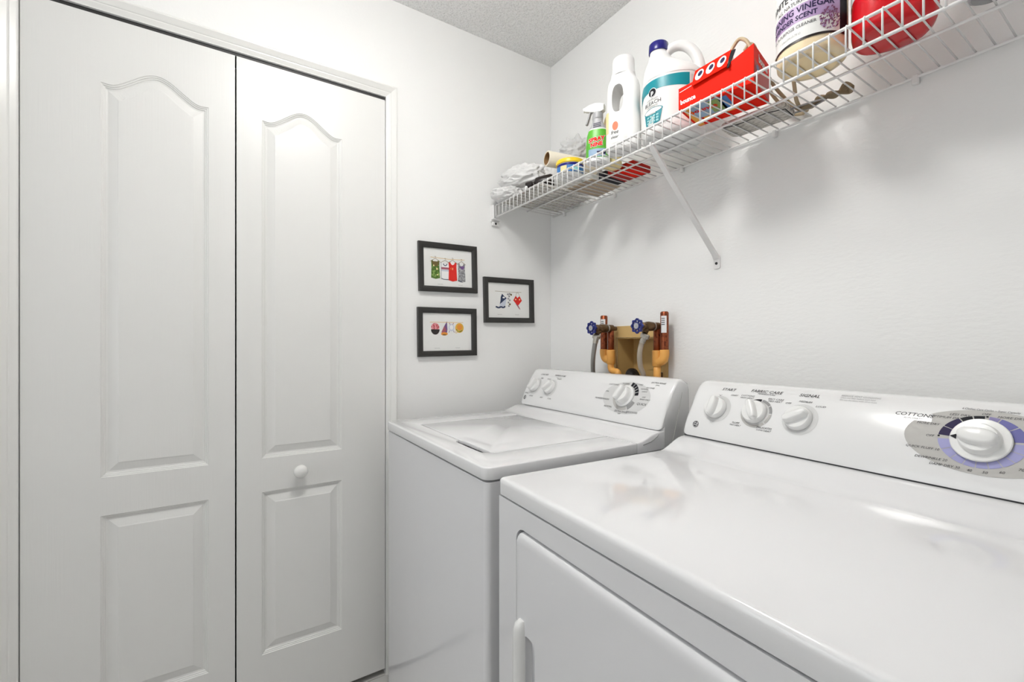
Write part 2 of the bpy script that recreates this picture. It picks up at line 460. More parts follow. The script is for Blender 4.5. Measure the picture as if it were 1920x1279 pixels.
dl = door_leaf('door_1', -1.6445, -1.1955, 'left leaf of the white bifold door, without a knob', [(-1.497, -1.261, 0.817, 1.860, 0.052), (-1.497, -1.261, 0.211, 0.716, 0)])
dr = door_leaf('door_2', -1.1915, -0.7425, 'right leaf of the white bifold door, with a round knob', [(-1.125, -0.889, 0.817, 1.860, 0.052), (-1.125, -0.889, 0.211, 0.713, 0)])
kv = lathe([(0.0105, 0), (0.011, 0.004), (0.009, 0.010), (0.0095, 0.014), (0.016, 0.019), (0.0205, 0.026), (0.0205, 0.031), (0.017, 0.037), (0.010, 0.0405), (0.001, 0.0415)], 28)
obj('knob', xform(kv, Matrix.Translation((0, -1.019+(1.1915+0.7425)/2, 0.768-0.022)) @ Matrix.Rotation(R(90), 4, 'Y')), m_trim, dr, autosm=50)

# ------------------------------------------------------------------ washer and dryer
def face_map(p0, p1, off=0.0006, bulge=0.0):
    """2-D print coords (s across, t up the face) -> console face point"""
    y0, z0 = p0; y1, z1 = p1; L = math.hypot(y1-y0, z1-z0); uy, uz = (y1-y0)/L, (z1-z0)/L; ny, nz = -uz, uy
    def fn(s, t, o=off):
        b = bulge*4*(t/L)*(1-t/L)+o
        return (s, y0+uy*t+ny*b, z0+uz*t+nz*b)
    fn.L = L; fn.n = (0, ny, nz); fn.u = (0, uy, uz)
    return fn

BUL = 0.009
def console_profile(p0, p1, yb):
    fn = face_map(p0, p1, 0.0, BUL); L = fn.L; pr = []
    # lower lip, face, rounded top, back
    pr.append((p0[0]+0.012, p0[1]))
    pr.append((p0[0]+0.001, p0[1]))
    pr.append(fn(0, 0.004)[1:])
    for k in range(1, 13): pr.append(fn(0, L*k/12*0.93+0.003)[1:])
    e = pr[-1]; zt = e[1]+0.011
    pr += [(e[0]+0.0075, e[1]+0.0075), (e[0]+0.016, zt), (e[0]+0.03, zt+0.001), (yb-0.02, zt-0.004), (yb-0.006, zt-0.012), (yb, zt-0.03), (yb, p0[1]-0.05), (p0[0]+0.012, p0[1]-0.05)]
    return pr

def shrink(pr, d):
    """scaled copy of a profile for the rounded console ends"""
    cy = sum(p[0] for p in pr)/len(pr); cz = sum(p[1] for p in pr)/len(pr); out = []
    zmin = min(p[1] for p in pr)
    for y, z in pr:
        vy, vz = y-cy, z-cz; l = math.hypot(vy, vz)
        k = max(0, (l-d)/l); out.append((cy+vy*k, z if z < zmin+0.001 else cz+vz*k))
    return out

def console_mesh(p0, p1, yb, W):
    pr = console_profile(p0, p1, yb); rings = []
    steps = [(0.0, 0.012), (0.0015, 0.007), (0.005, 0.003), (0.010, 0.0008), (0.016, 0.0)]
    for x, d in steps: rings.append([(x, q[0], q[1]) for q in shrink(pr, d)])
    for x, d in steps[::-1]: rings.append([(W-x, q[0], q[1]) for q in shrink(pr, d)])
    return loft(rings)

def put_print(name, vf, fn, m, parent, o=0.0006):
    return flat(name, ([fn(p[0], p[1], o) for p in vf[0]], vf[1]), m, parent)

def frame_on_face(fn, s, t, o=0.0):
    """4x4 whose z is the face normal, x across, y up the face"""
    n = Vector(fn.n); u = Vector(fn.u); x = Vector((1, 0, 0)); p = fn(s, t, o)
    return Matrix(((x.x, u.x, n.x, p[0]), (x.y, u.y, n.y, p[1]), (x.z, u.z, n.z, p[2]), (0, 0, 0, 1)))

def small_knob(fn, s, t, rot, parent, r=0.0265, h=0.013):
    M = frame_on_face(fn, s, t)
    k = obj('knob', xform(lathe([(r*1.02, 0.0005), (r*1.04, 0.003), (r, 0.006), (r*0.97, h*0.8), (r*0.90, h), (r*0.6, h*1.02)], 36), M), m_knob, parent, autosm=40)
    # grip: a tapered rounded bar across the knob
    w = r*0.34; rings = []
    for z, a, b in ((h*0.9, r*0.93, w*1.15), (h+0.008, r*0.90, w*0.95), (h+0.0125, r*0.86, w*0.8), (h+0.014, r*0.80, w*0.5)):
        rings.append(sring(0, 0, z, a, b, 3.2, 28, rot))
    obj('grip', xform(loft(rings), M), m_knob, k, autosm=50)
    return k

def ge_logo(fn, s, t, r, parent):
    put_print('round_emblem', ellipse2d(s, t, r, r, 28), fn, m_ink, parent, 0.0006)
    put_print('emblem_ring', ring2d(s, t, r*0.80, r*0.88, 0, 2*PI, 28), fn, m_white, parent, 0.0010)
    for k in range(4):
        a = k*PI/2+0.6; put_print('emblem_flourish', ring2d(s+r*0.62*math.cos(a), t+r*0.62*math.sin(a), r*0.12, r*0.22, a+1.6, a+5.0, 8), fn, m_white, parent, 0.0011)
    put_print('emblem_letters', place2d(text_vf('GE', r*1.1, 0.3, bold=0.0), s, t), fn, m_white, parent, 0.0011)

def put_text(s, cx, cy, size, fn, parent, m=None, rot=0.0, shear=0.25, sx=1.15, align='CENTER', bold=0.0, o=0.0008):
    return put_print('lettering', place2d(text_vf(s, size, shear, align, sx, bold), cx, cy, rot), fn, m or m_ink, parent, o)

# ---- washer
WW = 0.690
wz = 0.912
ws = empty('washing_machine', (0.0847, -0.7648, 0.0), R(-0.8), 'white top-load washing machine in the corner beside the bifold door', 'washer', None)
obj('cabinet', bevel(prism(rrect(0.003, WW-0.003, 0.003, 0.650, 0.014, 6), 0.028, 0.8800), 0.0012, 1), m_cab, ws, autosm=35)
for fx, fy in ((0.05, 0.06), (WW-0.05, 0.06), (0.05, 0.58), (WW-0.05, 0.58)):
    obj('foot', lathe([(0.022, 0.0), (0.024, 0.006), (0.012, 0.010), (0.012, 0.03)], 14, fx, fy), m_rubber, ws)
# deck floor under the lid, front band and the U-shaped rim
YR = 0.448
LX0, LX1, LY0 = 0.1187, 0.5785, 0.078
deck = obj('deck', bevel(prism(rrect(0.02, WW-0.02, 0.02, YR+0.10, 0.012, 4, (1, 1, 0, 0)), 0.8835, 0.889), 0.001, 1), m_enamel, ws, autosm=35)
g = 0.003
out = rrect(0, WW, 0.0, YR, 0.022, 8, (1, 1, 0, 0))
# rim polygon: outer outline with the lid bay and the finger notch cut from the back
bay = [(LX1+g, YR), (LX1+g, LY0+0.02), (LX1+g-0.004, LY0+0.006), (LX1-0.012, LY0-g), (LX1-0.018, LY0-g-0.012), (LX1-0.03, LY0-g-0.014), (0.425, LY0-g-0.014), (0.412, LY0-g-0.010), (0.402, LY0-g), (LX0-g, LY0-g), (LX0-g, YR)]
i1 = next(i for i, p in enumerate(out) if abs(p[0]-WW) < 1e-6 and abs(p[1]-YR) < 1e-6)
rim = out[:i1+1]+bay+[(0, YR)]
rim = [p for i, p in enumerate(rim) if i == 0 or (abs(p[0]-rim[i-1][0])+abs(p[1]-rim[i-1][1])) > 1e-6]
if abs(rim[-1][0]-rim[0][0])+abs(rim[-1][1]-rim[0][1]) < 1e-6: rim.pop()
obj('top_rim', bevel(prism(rim, 0.8840, wz), 0.0035, 3, 50), m_enamel, ws, autosm=30)
lidp = [(LX0, LY0), (0.412, LY0), (0.424, LY0+0.004), (LX1-0.03, LY0+0.004), (LX1-0.01, LY0+0.002), (LX1-0.002, LY0+0.008), (LX1, LY0+0.02), (LX1, YR), (LX0, YR)]
obj('lid', bevel(prism(lidp, 0.902, wz), 0.002, 2, 50), m_enamel, ws, autosm=30)
# cove that climbs to the console
Pw0, Pw1 = (0.537, 0.935), (0.608, 1.066)
cove = [(YR-0.0005, wz)]
for k in range(1, 11):
    t = k/10; cove.append((YR+0.085*t, wz+0.0205*(t*t*(3-2*t))))
cove += [(0.539, 0.9333), (0.551, 0.9333), (0.551, 0.885), (YR-0.0005, 0.885)]
rings = []
for x, d in ((0.0, 0.0035), (0.0010, 0.0011), (0.0022, 0.0003), (0.0035, 0)): rings.append([(x, p[0], p[1]-(d if p[1] > 0.90 else 0)) for p in cove])
for x, d in ((0.0035, 0), (0.0022, 0.0003), (0.0010, 0.0011), (0.0, 0.0035)): rings.append([(WW-x, p[0], p[1]-(d if p[1] > 0.90 else 0)) for p in cove])
obj('rear_cove', loft(rings), m_enamel, ws, autosm=35)
con = obj('console', console_mesh(Pw0, Pw1, 0.665, WW), m_console, ws, autosm=32)
obj('back_panel', box(0.006, WW-0.006, 0.642, 0.662, 0.05, 0.89), m_cab, ws)
fw = face_map(Pw0, Pw1, 0.0006, BUL)
# end cap seam on the right of the console
obj('end_cap_seam', tube([(WW+0.0004, 0.585, 0.895), (WW+0.0004, 0.606, 0.96), (WW-0.0005, 0.628, 1.035)], 0.0009, 6), m_gray, con)
for (s, t, rot) in ((0.062, 0.080, 1.1), (0.158, 0.080, 0.75)):
    put_print('dial_print', ellipse2d(s+0.004, t-0.002, 0.034, 0.034, 36), fw, m_lgray, con, 0.0004)
    small_knob(fw, s, t, rot, con, 0.0265)
ge_logo(fw, 0.022, 0.027, 0.0085, con)
put_text('LOAD SIZE', 0.086, 0.131, 0.0085, fw, con); put_text('TEMPERATURE', 0.182, 0.131, 0.0085, fw, con)
put_text('wash / rinse', 0.182, 0.124, 0.0055, fw, con, m_mgray)
for (s, t, x) in ((0.026, 0.045, 'SMALL'), (0.085, 0.113, 'MED'), (0.06, 0.036, 'LARGE'), (0.128, 0.113, 'COLD'), (0.188, 0.117, 'WARM'), (0.128, 0.036, 'HOT'), (0.178, 0.036, 'COOL')): put_text(x, s, t, 0.007, fw, con, m_inkg)
put_print('cycle_field_print', ellipse2d(0.535, 0.080, 0.093, 0.053, 60), fw, m_lgray, con, 0.0004)
cs, ct = 0.532, 0.083
put_print('cycle_band_print', ring2d(cs, ct, 0.036, 0.049, R(82), R(8), 16), fw, m_ink, con, 0.0007)
put_print('cycle_band_print', ring2d(cs, ct, 0.036, 0.049, R(5), R(-20), 8), fw, m_lgray, con, 0.0007)
put_print('cycle_band_print', ring2d(cs, ct, 0.036, 0.049, R(-20), R(-58), 10), fw, m_mgray, con, 0.0007)
put_print('cycle_band_print', ring2d(cs, ct, 0.036, 0.046, R(-62), R(-265), 30), fw, m_gray, con, 0.0007)
for a in (66, 50, 36, 22): put_print('cycle_tick', stroke2d([(cs+0.037*math.cos(R(a)), ct+0.037*math.sin(R(a))), (cs+0.048*math.cos(R(a)), ct+0.048*math.sin(R(a)))], 0.0012), fw, m_white, con, 0.0010)
for (s, t, x, z) in ((0.441, 0.065, 'POWERWASH', 0.0085), (0.477, 0.043, 'NORMAL', 0.0075), (0.466, 0.118, 'COTTONS', 0.0075), (0.515, 0.133-0.008, 'NORMAL', 0.0065), (0.562, 0.126, 'EASY CARE', 0.0065), (0.594, 0.112, 'NORMAL', 0.006), (0.598, 0.104, 'LIGHT', 0.006), (0.603, 0.086, 'OFF', 0.006), (0.61, 0.079, 'RINSE ONLY', 0.006), (0.604, 0.064, 'QUICK', 0.010),
                     (0.577, 0.036, 'DELICATES', 0.0075), (0.535, 0.033, 'EXTRA RINSE', 0.0075), (0.53, 0.026, 'OFF', 0.0055), (0.632, 0.137, 'EXTRA RINSE', 0.0075), (0.632, 0.129, 'SPIN', 0.006), (0.612, 0.118, 'SECOND', 0.0065), (0.452, 0.092, 'SPIN', 0.006)):
    put_text(x, s, t, z, fw, con, m_inkg)
M = frame_on_face(fw, cs, ct)
sk = obj('cycle_dial', xform(lathe([(0.0345, 0.001), (0.035, 0.004), (0.0335, 0.006), (0.0285, 0.0065), (0.0265, 0.010), (0.0258, 0.022), (0.0235, 0.025), (0.015, 0.0256)], 40), M), m_knob, con, autosm=40)
obj('grip', xform(loft([sring(0, 0, z, a, b, 3.0, 28, 1.2) for z, a, b in ((0.022, 0.0240, 0.0105), (0.034, 0.0235, 0.009), (0.0385, 0.0225, 0.007), (0.0395, 0.0205, 0.004))]), M), m_knob, sk, autosm=50)
# dark gap between rim and cabinet is open; hinge notch at the right end of the cove
obj('hinge_gasket', tube([(WW+0.0005, 0.470, 0.905), (WW+0.0005, 0.500, 0.9105), (WW+0.0005, 0.525, 0.922), (WW-0.002, 0.536, 0.930)], 0.0014, 6), m_mgray, ws)

# ---- dryer
DW = 0.690
dz = 0.905
dy = empty('clothes_dryer', (0.8145, -0.7659, 0.0), R(-2.7), 'white front-load clothes dryer nearest the viewer, right of the washer', 'dryer', None)
# cabinet: front frame around the door opening, sides, back
dx0, dx1, dz0, dz1 = 0.066, 0.640, 0.24, 0.829
obj('cabinet', join(box(0.0, DW, 0.0301, 0.655, 0.03, 0.8672)), m_cab, dy)
def hole_plate(outer, inner, y0, y1, r):
    """front plate with a rounded-rectangle opening, extruded in y"""
    bm = bmesh.new(); ox0, ox1, oz0, oz1 = outer
    op = [(ox0, oz0), (ox1, oz0), (ox1, oz1), (ox0, oz1)]; ip = rrect(*inner, r, 8)
    def ring(P, y): return [bm.verts.new((p[0], y, p[1])) for p in P]
    o0, o1, a0, a1 = ring(op, y0), ring(op, y1), ring(ip, y0), ring(ip, y1)
    for O, I in ((o0, a0), (o1, a1)):
        es = [bm.edges.new((O[i], O[(i+1) % 4])) for i in range(4)]+[bm.edges.new((I[i], I[(i+1) % len(I)])) for i in range(len(I))]
        bmesh.ops.triangle_fill(bm, use_beauty=True, edges=es)
    for P0, P1 in ((o0, o1), (a0, a1)):
        for i in range(len(P0)): bm.faces.new((P0[i], P0[(i+1) % len(P0)], P1[(i+1) % len(P0)], P1[i]))
    me = bpy.data.meshes.new('t'); bm.to_mesh(me); bm.free()
    out = [v.co[:] for v in me.vertices], [tuple(p.vertices) for p in me.polygons]; bpy.data.meshes.remove(me); return out
obj('front_panel', hole_plate((0.0, DW, 0.03, 0.8672), (dx0, dx1, dz0, dz1), 0.0, 0.029, 0.026), m_cab, dy)
for fx, fy in ((0.05, 0.06), (DW-0.05, 0.06), (0.05, 0.58), (DW-0.05, 0.58)):
    obj('foot', lathe([(0.022, 0.0), (0.024, 0.006), (0.012, 0.010), (0.012, 0.032)], 14, fx, fy), m_rubber, dy)
# door slab with rolled edges, recessed grip and raised handle
def slab_rings(x0, x1, z0, z1, r, prof):
    rings = []
    for ins, y in prof: rings.append([(p[0], y, p[1]) for p in rrect(x0+ins, x1-ins, z0+ins, z1-ins, max(0.002, r-ins), 8)])
    return rings
door = obj('door', loft(slab_rings(dx0+0.0005, dx1-0.003, dz0+0.003, dz1-0.0045, 0.026, [(0.0, 0.028), (0.0, 0.004), (0.0015, 0.0005), (0.005, -0.0025), (0.011, -0.0042), (0.020, -0.0046)])), m_cab, dy, autosm=35)
hx, hz = 0.079, 0.668
hand = []
for z, gr in ((0.40, 0.5), (0.41, 1), (0.55, 1), (0.630, 1), (0.652, 0.96), (0.664, 0.75), (0.670, 0.3)):
    hand.append([(hx+0.013*(1-gr)+p[0]*(0.35+0.65*gr), -0.0046+p[1]*gr, z) for p in ((0.0, 0.001), (0.001, -0.008), (0.005, -0.0135), (0.011, -0.0155), (0.018, -0.0135), (0.024, -0.006), (0.025, 0.001))])
obj('handle', loft(hand), m_knob, door, autosm=45)
# finger recess beside the grip, scooped out of the door
# top
def dryer_top():
    pr = [(0.650, 0.8685), (0.004, 0.8685), (0.0, 0.871), (-0.001, 0.878), (-0.001, 0.893), (-0.0002, 0.899), (0.002, 0.9028), (0.005, 0.9045), (0.009, 0.905), (0.452, 0.905)]
    for k in range(1, 11):
        t = k/10; pr.append((0.452+0.088*t, 0.905+0.0285*(t*t*(3-2*t))))
    pr += [(0.545, 0.9335), (0.650, 0.9335)]
    rings = []
    def sh(d): return [(max(p[0], d*0.6-0.001) if p[0] < 0.02 else p[0], p[1]-(d if p[1] > 0.9 else 0)) for p in pr]
    for x, d in ((0.0, 0.008), (0.0012, 0.0045), (0.004, 0.0015), (0.009, 0.0)): rings.append([(x, q[0], q[1]) for q in sh(d)])
    for x, d in ((0.009, 0.0), (0.004, 0.0015), (0.0012, 0.0045), (0.0, 0.008)): rings.append([(DW-x, q[0], q[1]) for q in sh(d)])
    return loft(rings)
obj('top', dryer_top(), m_enamel, dy, autosm=32)
Pd0, Pd1 = (0.543, 0.9365), (0.614, 1.066)
dcon = obj('console', console_mesh(Pd0, Pd1, 0.668, DW), m_console, dy, autosm=32)
obj('console_seam', box(0.004, DW-0.004, 0.5465, 0.60, 0.9332, 0.9370), m_inkg, dcon)
fd = face_map(Pd0, Pd1, 0.0006, BUL)
for (s, t, rot) in ((0.077, 0.079, 1.55), (0.176, 0.081, 2.05), (0.271, 0.080, 0.55)):
    put_print('dial_print', ellipse2d(s+0.003, t-0.001, 0.0355, 0.0355, 40), fd, m_lgray, dcon, 0.0004)
    small_knob(fd, s, t, rot, dcon, 0.0268)
for a0, a1, mm in ((172, 142, m_ink), (118, 84, m_ink), (80, 40, m_mgray), (36, 4, m_mgray), (0, -40, m_gray), (-44, -178, m_gray)):
    put_print('dial_arc', ring2d(0.179, 0.080, 0.0295, 0.0355, R(a0), R(a1), 10), fd, mm, dcon, 0.0007)
put_text('START', 0.091, 0.1335, 0.0105, fd, dcon); put_text('START', 0.112, 0.1185, 0.0055, fd, dcon, m_inkg)
put_print('start_mark', poly2d((0.071, 0.118), (0.076, 0.113), (0.081, 0.118), (0.076, 0.1145)), fd, m_ink, dcon)
put_text('FABRIC CARE', 0.184, 0.1365, 0.0105, fd, dcon); put_text('TEMPERATURE', 0.186, 0.1295, 0.0055, fd, dcon, m_inkg)
put_text('SIGNAL', 0.277, 0.1365, 0.0105, fd, dcon)
for (s, t, a, b) in ((0.145, 0.119, 'COTTONS', 'HIGH HEAT'), (0.212, 0.117, 'EASY CARE', 'MED HEAT'), (0.138, 0.047, 'FLUFF', 'NO HEAT'), (0.206, 0.045, 'DELICATES', 'LOW HEAT')):
    put_text(a, s, t+0.002, 0.006, fd, dcon, m_inkg); put_text(b, s, t-0.004, 0.0055, fd, dcon, m_inkg)
put_text('OFF', 0.241, 0.113, 0.006, fd, dcon, m_inkg); put_text('MEDIUM', 0.274, 0.1205, 0.006, fd, dcon, m_inkg); put_text('LOUD', 0.306, 0.1125, 0.006, fd, dcon, m_inkg)
ge_logo(fd, 0.034, 0.030, 0.0085, dcon)
for k, x in enumerate(('REDUCE VENT CLOGGING', 'Clean lint filter before each load', 'Do not dry items with oil or foam')):
    put_text(x, 0.335, 0.1445-0.0052*k, 0.0055 if k == 0 else 0.0045, fd, dcon, m_mgray, align='LEFT', sx=1.0)
DC = (0.546, 0.083)
put_print('cycle_field_print', ellipse2d(DC[0]+0.002, 0.083, 0.0985, 0.0555, 64), fd, m_gray, dcon, 0.0004)
put_print('cottons_plate', rect2d(0.430, 0.482, 0.1065, 0.1220, 1, 4), fd, m_console, dcon, 0.0007)
put_text('COTTONS', 0.456, 0.1170, 0.0098, fd, dcon, sx=1.15, o=0.0011); put_text('AUTOMATIC', 0.457, 0.1095, 0.0042, fd, dcon, m_inkg, o=0.0011)
ri, ro = 0.0365, 0.0515
for a0, a1, mm in ((177, 156, m_dpurple), (154.5, 127, m_dpurple), (125, 108, m_ink), (106, 91, m_ink), (85, 71, m_blue2), (69, 43, m_blue), (41, 8, m_blue),
                   (3, -18, m_lav), (-19.5, -38, m_lav), (-39.5, -56, m_lav), (-57.5, -74, m_lav), (-75.5, -91, m_lav), (-92.5, -108, m_lav), (-109.5, -127, m_lav), (-128.5, -148, m_lav), (-149.5, -174, m_lav)):
    v_, f_ = ring2d(DC[0], DC[1], ri, ro, R(a0), R(a1), 10)
    put_print('cycle_band_print', ([(p[0], DC[1]+0.87*(p[1]-DC[1])) for p in v_], f_), fd, mm, dcon, 0.0008)
for a in (180, 88): put_print('off_dot', ellipse2d(DC[0]+0.0505*math.cos(R(a)), DC[1]+0.044*math.sin(R(a)), 0.0016, 0.0016, 12), fd, m_ink, dcon, 0.0011)
for (x, s, t) in (('LESS DRY', 0.515, 0.1275), ('OPTIMUM DRY', 0.4985, 0.1205), ('MORE DRY', 0.478, 0.1050), ('OFF', 0.484, 0.0830), ('QUICK FLUFF 10', 0.477, 0.0600), ('DEWRINKLE 20', 0.490, 0.0450), ('DAMP DRY 30', 0.508, 0.0365), ('40', 0.538, 0.0355), ('50', 0.5555, 0.0360), ('60', 0.5735, 0.0405), ('70', 0.5925, 0.0490), ('80', 0.602, 0.059), ('OFF', 0.5455, 0.1335), ('MORE DRY', 0.5735, 0.1305), ('LESS DRY', 0.603, 0.1155), ('EASY CARE', 0.625, 0.100)):
    put_text(x, s, t-0.003 if t < 0.05 else t-0.002, 0.0058, fd, dcon, m_inkg, sx=1.05)
put_text('6 Clothes Care Cycles ~ Super Capacity', 0.549, 0.1395, 0.0052, fd, dcon, m_inkg, sx=0.78)
M = frame_on_face(fd, DC[0], DC[1])
bd = obj('timer_dial', xform(lathe([(0.0355, 0.001), (0.0362, 0.005), (0.0350, 0.0065), (0.0262, 0.0075), (0.0245, 0.010), (0.0242, 0.016), (0.0225, 0.0185), (0.016, 0.019)], 48), M), m_knob, dcon, autosm=40)
obj('grip', xform(loft([sring(0, 0, z, a, b, 2.6, 32, R(175)) for z, a, b in ((0.016, 0.0238, 0.0150), (0.026, 0.0230, 0.0125), (0.0295, 0.0215, 0.0105), (0.0305, 0.0190, 0.0080))]), M), m_knob, bd, autosm=50)
obj('pointer', xform(prism([(-0.0350, 0.0), (-0.0270, 0.0045), (-0.0270, -0.0045)], 0.0068, 0.0082), M), m_ink, bd)

# ------------------------------------------------------------------ wire shelf
SZ = 1.730; SY = -0.300; SX1 = 2.12
shelf = empty('wire_shelf', (0, 0, SZ), 0, 'white vinyl-coated wire shelf fixed along the wall above the machines', 'shelf', None)
wr = 0.0017
wire_pts = [(0, -0.006, 0.003)]+[(0, SY+0.004, 0.003), (0, SY-0.0015, 0.0025), (0, SY-0.004, -0.001), (0, SY-0.0043, -0.006), (0, SY-0.0043, -0.0465)]
wv = tube(wire_pts, wr, 6); wme = None; nw = int((SX1-0.03)/0.0262)
for i in range(nw):
    x = 0.030+i*0.0262
    if wme is None:
        w = obj('deck_wire', wv, m_wire, shelf, smooth=True); wme = w.data
    else:
        w = bpy.data.objects.new('deck_wire', wme); COL.objects.link(w); w.parent = shelf
    w.location = (x, 0, 0)
for nm, y, z, r in (('front_rail', SY, 0.0, 0.0031), ('lip_rail', SY-0.001, -0.0475, 0.0031), ('middle_rail', -0.150, -0.0022, 0.0028), ('back_rail', -0.008, -0.001, 0.0031)):
    obj(nm, tube([(0.022 if nm != 'middle_rail' else 0.03, y, z), (SX1, y, z)], r, 10), m_wire, shelf, smooth=True)
# end bracket on the left wall
eb = obj('end_bracket', bevel(join(box(0.0005, 0.006, SY-0.012, SY+0.030, -0.062, 0.006)), 0.001, 1), m_wire, shelf)
obj('bracket_lip', bevel(box(0.006, 0.024, SY-0.010, SY-0.0065, -0.055, 0.004), 0.001, 1), m_wire, eb)
obj('bracket_floor', bevel(box(0.006, 0.024, SY-0.0065, SY+0.026, -0.0565, -0.0525), 0.001, 1), m_wire, eb)
obj('bracket_foot', bevel(box(0.0005, 0.012, SY-0.008, SY+0.022, -0.078, -0.063), 0.002, 1), m_wire, eb)
obj('screw', xform(lathe([(0.0045, 0), (0.004, 0.0025), (0.001, 0.0032)], 12), Matrix.Translation((0.012, SY+0.007, -0.070)) @ Matrix.Rotation(R(90), 4, 'Y')), m_screw, eb)
# diagonal support strut
def strut(x, parent):
    sb = obj('support_strut', loft([[(x+a, SY+b-0.006, -0.050) for a, b in ((-0.006, 0), (0.006, 0), (0.006, 0.010), (-0.006, 0.010))],
                                    [(x+a, SY+b+0.010, -0.068) for a, b in ((-0.0075, 0), (0.0075, 0), (0.0075, 0.010), (-0.0075, 0.010))],
                                    [(x+a-0.01, -0.012+b, -0.298) for a, b in ((-0.0075, -0.004), (0.0075, -0.004), (0.0075, 0.006), (-0.0075, 0.006))],
                                    [(x+a-0.01, -0.004+b, -0.310) for a, b in ((-0.009, -0.001), (0.009, -0.001), (0.009, 0.0035), (-0.009, 0.0035))]]), m_wire, parent)
    pl = obj('wall_plate', bevel(prism([(x-0.01+p[0], -0.318+p[1]) for p in rrect(-0.011, 0.011, -0.020, 0.020, 0.006, 4)], -0.004, -0.0003, 'y'), 0.0008, 1), m_wire, sb)
    obj('screw', xform(lathe([(0.0042, 0), (0.0036, 0.002), (0.001, 0.0026)], 12), Matrix.Translation((x-0.01, -0.004, -0.322)) @ Matrix.Rotation(R(90), 4, 'X')), m_screw, pl)
    obj('rail_hook', tube([(x, SY-0.006, -0.052), (x, SY-0.007, -0.044), (x, SY-0.002, -0.042), (x, SY+0.006, -0.05)], 0.0025, 6), m_wire, sb)
strut(0.806, shelf); strut(1.83, shelf)
# wall clips at the back rail
cvf = bevel(join(box(-0.006, 0.006, -0.012, -0.0005, -0.016, 0.005)), 0.002, 1); cme = None
for x in (0.10, 0.39, 0.68, 0.964, 1.25, 1.55, 1.85):
    if cme is None: c = obj('wall_clip', cvf, m_wire, shelf); cme = c.data
    else:
        c = bpy.data.objects.new('wall_clip', cme); COL.objects.link(c); c.parent = shelf
    c.location = (x, 0, 0)
tag(obj('white_bead', xform(lathe([(0.0005, -0.006), (0.004, -0.005), (0.006, 0), (0.004, 0.005), (0.0005, 0.006)], 16), Matrix.Translation((0.238, SY+0.0005, SZ+0.0095))), m_white, None, smooth=True), 'small white round bead on the front rail of the shelf', 'bead')

# ------------------------------------------------------------------ things on the shelf
BZ = SZ+0.0049     # top of the deck wires

def cyl_map(cx, cy, r, off=0.0006, ry=None):
    """(angle in degrees, height) -> point on an upright cylinder, item-local"""
    def fn(a, z, o=off):
        return (cx+(r+o)*math.cos(R(a)), cy+(r+o)*math.sin(R(a)), z)
    return fn
def arc_print(name, vf, fn, c_ang, r, m, parent, o=0.0006, refine=True):
    """2-D print in metres centred at angle c_ang, wrapped on the cylinder"""
    v, f = vf
    return flat(name, ([fn(c_ang+math.degrees(p[0]/r), p[1], o) for p in v], f), m, parent)

def crumple(loc, sx, sy, sz, seed, amp, m, name, label, sub=5, rz=0.0, cat='bag', spikes=0.0, grp=None):
    bm = bmesh.new(); bmesh.ops.create_icosphere(bm, subdivisions=sub, radius=1.0)
    off = Vector((seed*3.1, seed*1.7, seed*5.3))
    for v in bm.verts:
        p = v.co.copy(); n1 = noise.noise(p*1.6+off); n2 = 1-abs(noise.noise(p*3.3+off*2))*2; n3 = 1-abs(noise.noise(p*7.0+off))*2
        n4 = 1-abs(noise.noise(p*13.0+off*1.3))*2
        k = 1+amp*(0.5*n1+0.5*(n2-0.5)+0.18*(n3-0.5)+0.04*(n4-0.5))
        if spikes: k += spikes*max(0, noise.noise(p*2.2+off*3))**2*4
        q = p*k
        v.co = (q.x*sx, q.y*sy, max(q.z, -0.85)*sz)
    zmin = min(v.co.z for v in bm.verts)
    for v in bm.verts: v.co.z -= zmin
    me = bpy.data.meshes.new(name); bm.to_mesh(me); bm.free(); me.materials.append(m)
    for p in me.polygons: p.use_smooth = True
    o = bpy.data.objects.new(name, me); COL.objects.link(o); o.location = loc; o.rotation_euler = (0, 0, rz)
    tag(o, label, cat, grp); return o

crumple((0.072, -0.270, BZ), 0.064, 0.066, 0.030, 1, 0.30, m_bag, 'plastic_bag', 'crumpled white plastic bag lowest on the shelf end, against the door wall', rz=0.3)
crumple((0.128, -0.240, BZ+0.056), 0.098, 0.042, 0.040, 2, 0.42, m_bag, 'plastic_bag', 'long wrinkled white plastic bag bundled above the shelf end', rz=0.35, spikes=0.12)
crumple((0.155, -0.088, BZ+0.002), 0.088, 0.055, 0.085, 3, 0.36, m_bag, 'plastic_bag', 'tall white plastic bag standing behind the cardboard roll', rz=0.9, spikes=0.1)
crumple((0.245, -0.070, BZ+0.150), 0.066, 0.036, 0.045, 5, 0.50, m_bag2, 'plastic_bag', 'thin grey plastic bag tuft sticking up behind the paper roll', rz=0.2, spikes=0.25)

def sheet(name, pts, z0, z1, m, label, cat):
    o = obj(name, prism(pts, z0, z1), m); return tag(o, label, cat)
sheet('folded_newspaper', [(0.045, -0.292), (0.300, -0.290), (0.305, -0.145), (0.05, -0.135)], BZ-0.0002, BZ+0.0035, m_news, 'folded printed paper lying flat under the plastic bags', 'paper')
sheet('paper_bag', [(0.310, -0.17), (0.44, -0.165), (0.445, -0.03), (0.315, -0.02)], BZ-0.0002, BZ+0.003, m_kraft, 'flat brown paper bag behind the yellow-lidded tub', 'paper bag')
sheet('printed_leaflet', [(0.075, -0.125), (0.295, -0.135), (0.290, -0.025), (0.080, -0.03)], BZ-0.0002, BZ+0.002, m_news, 'printed leaflet lying at the back of the shelf under the tall bag', 'paper')

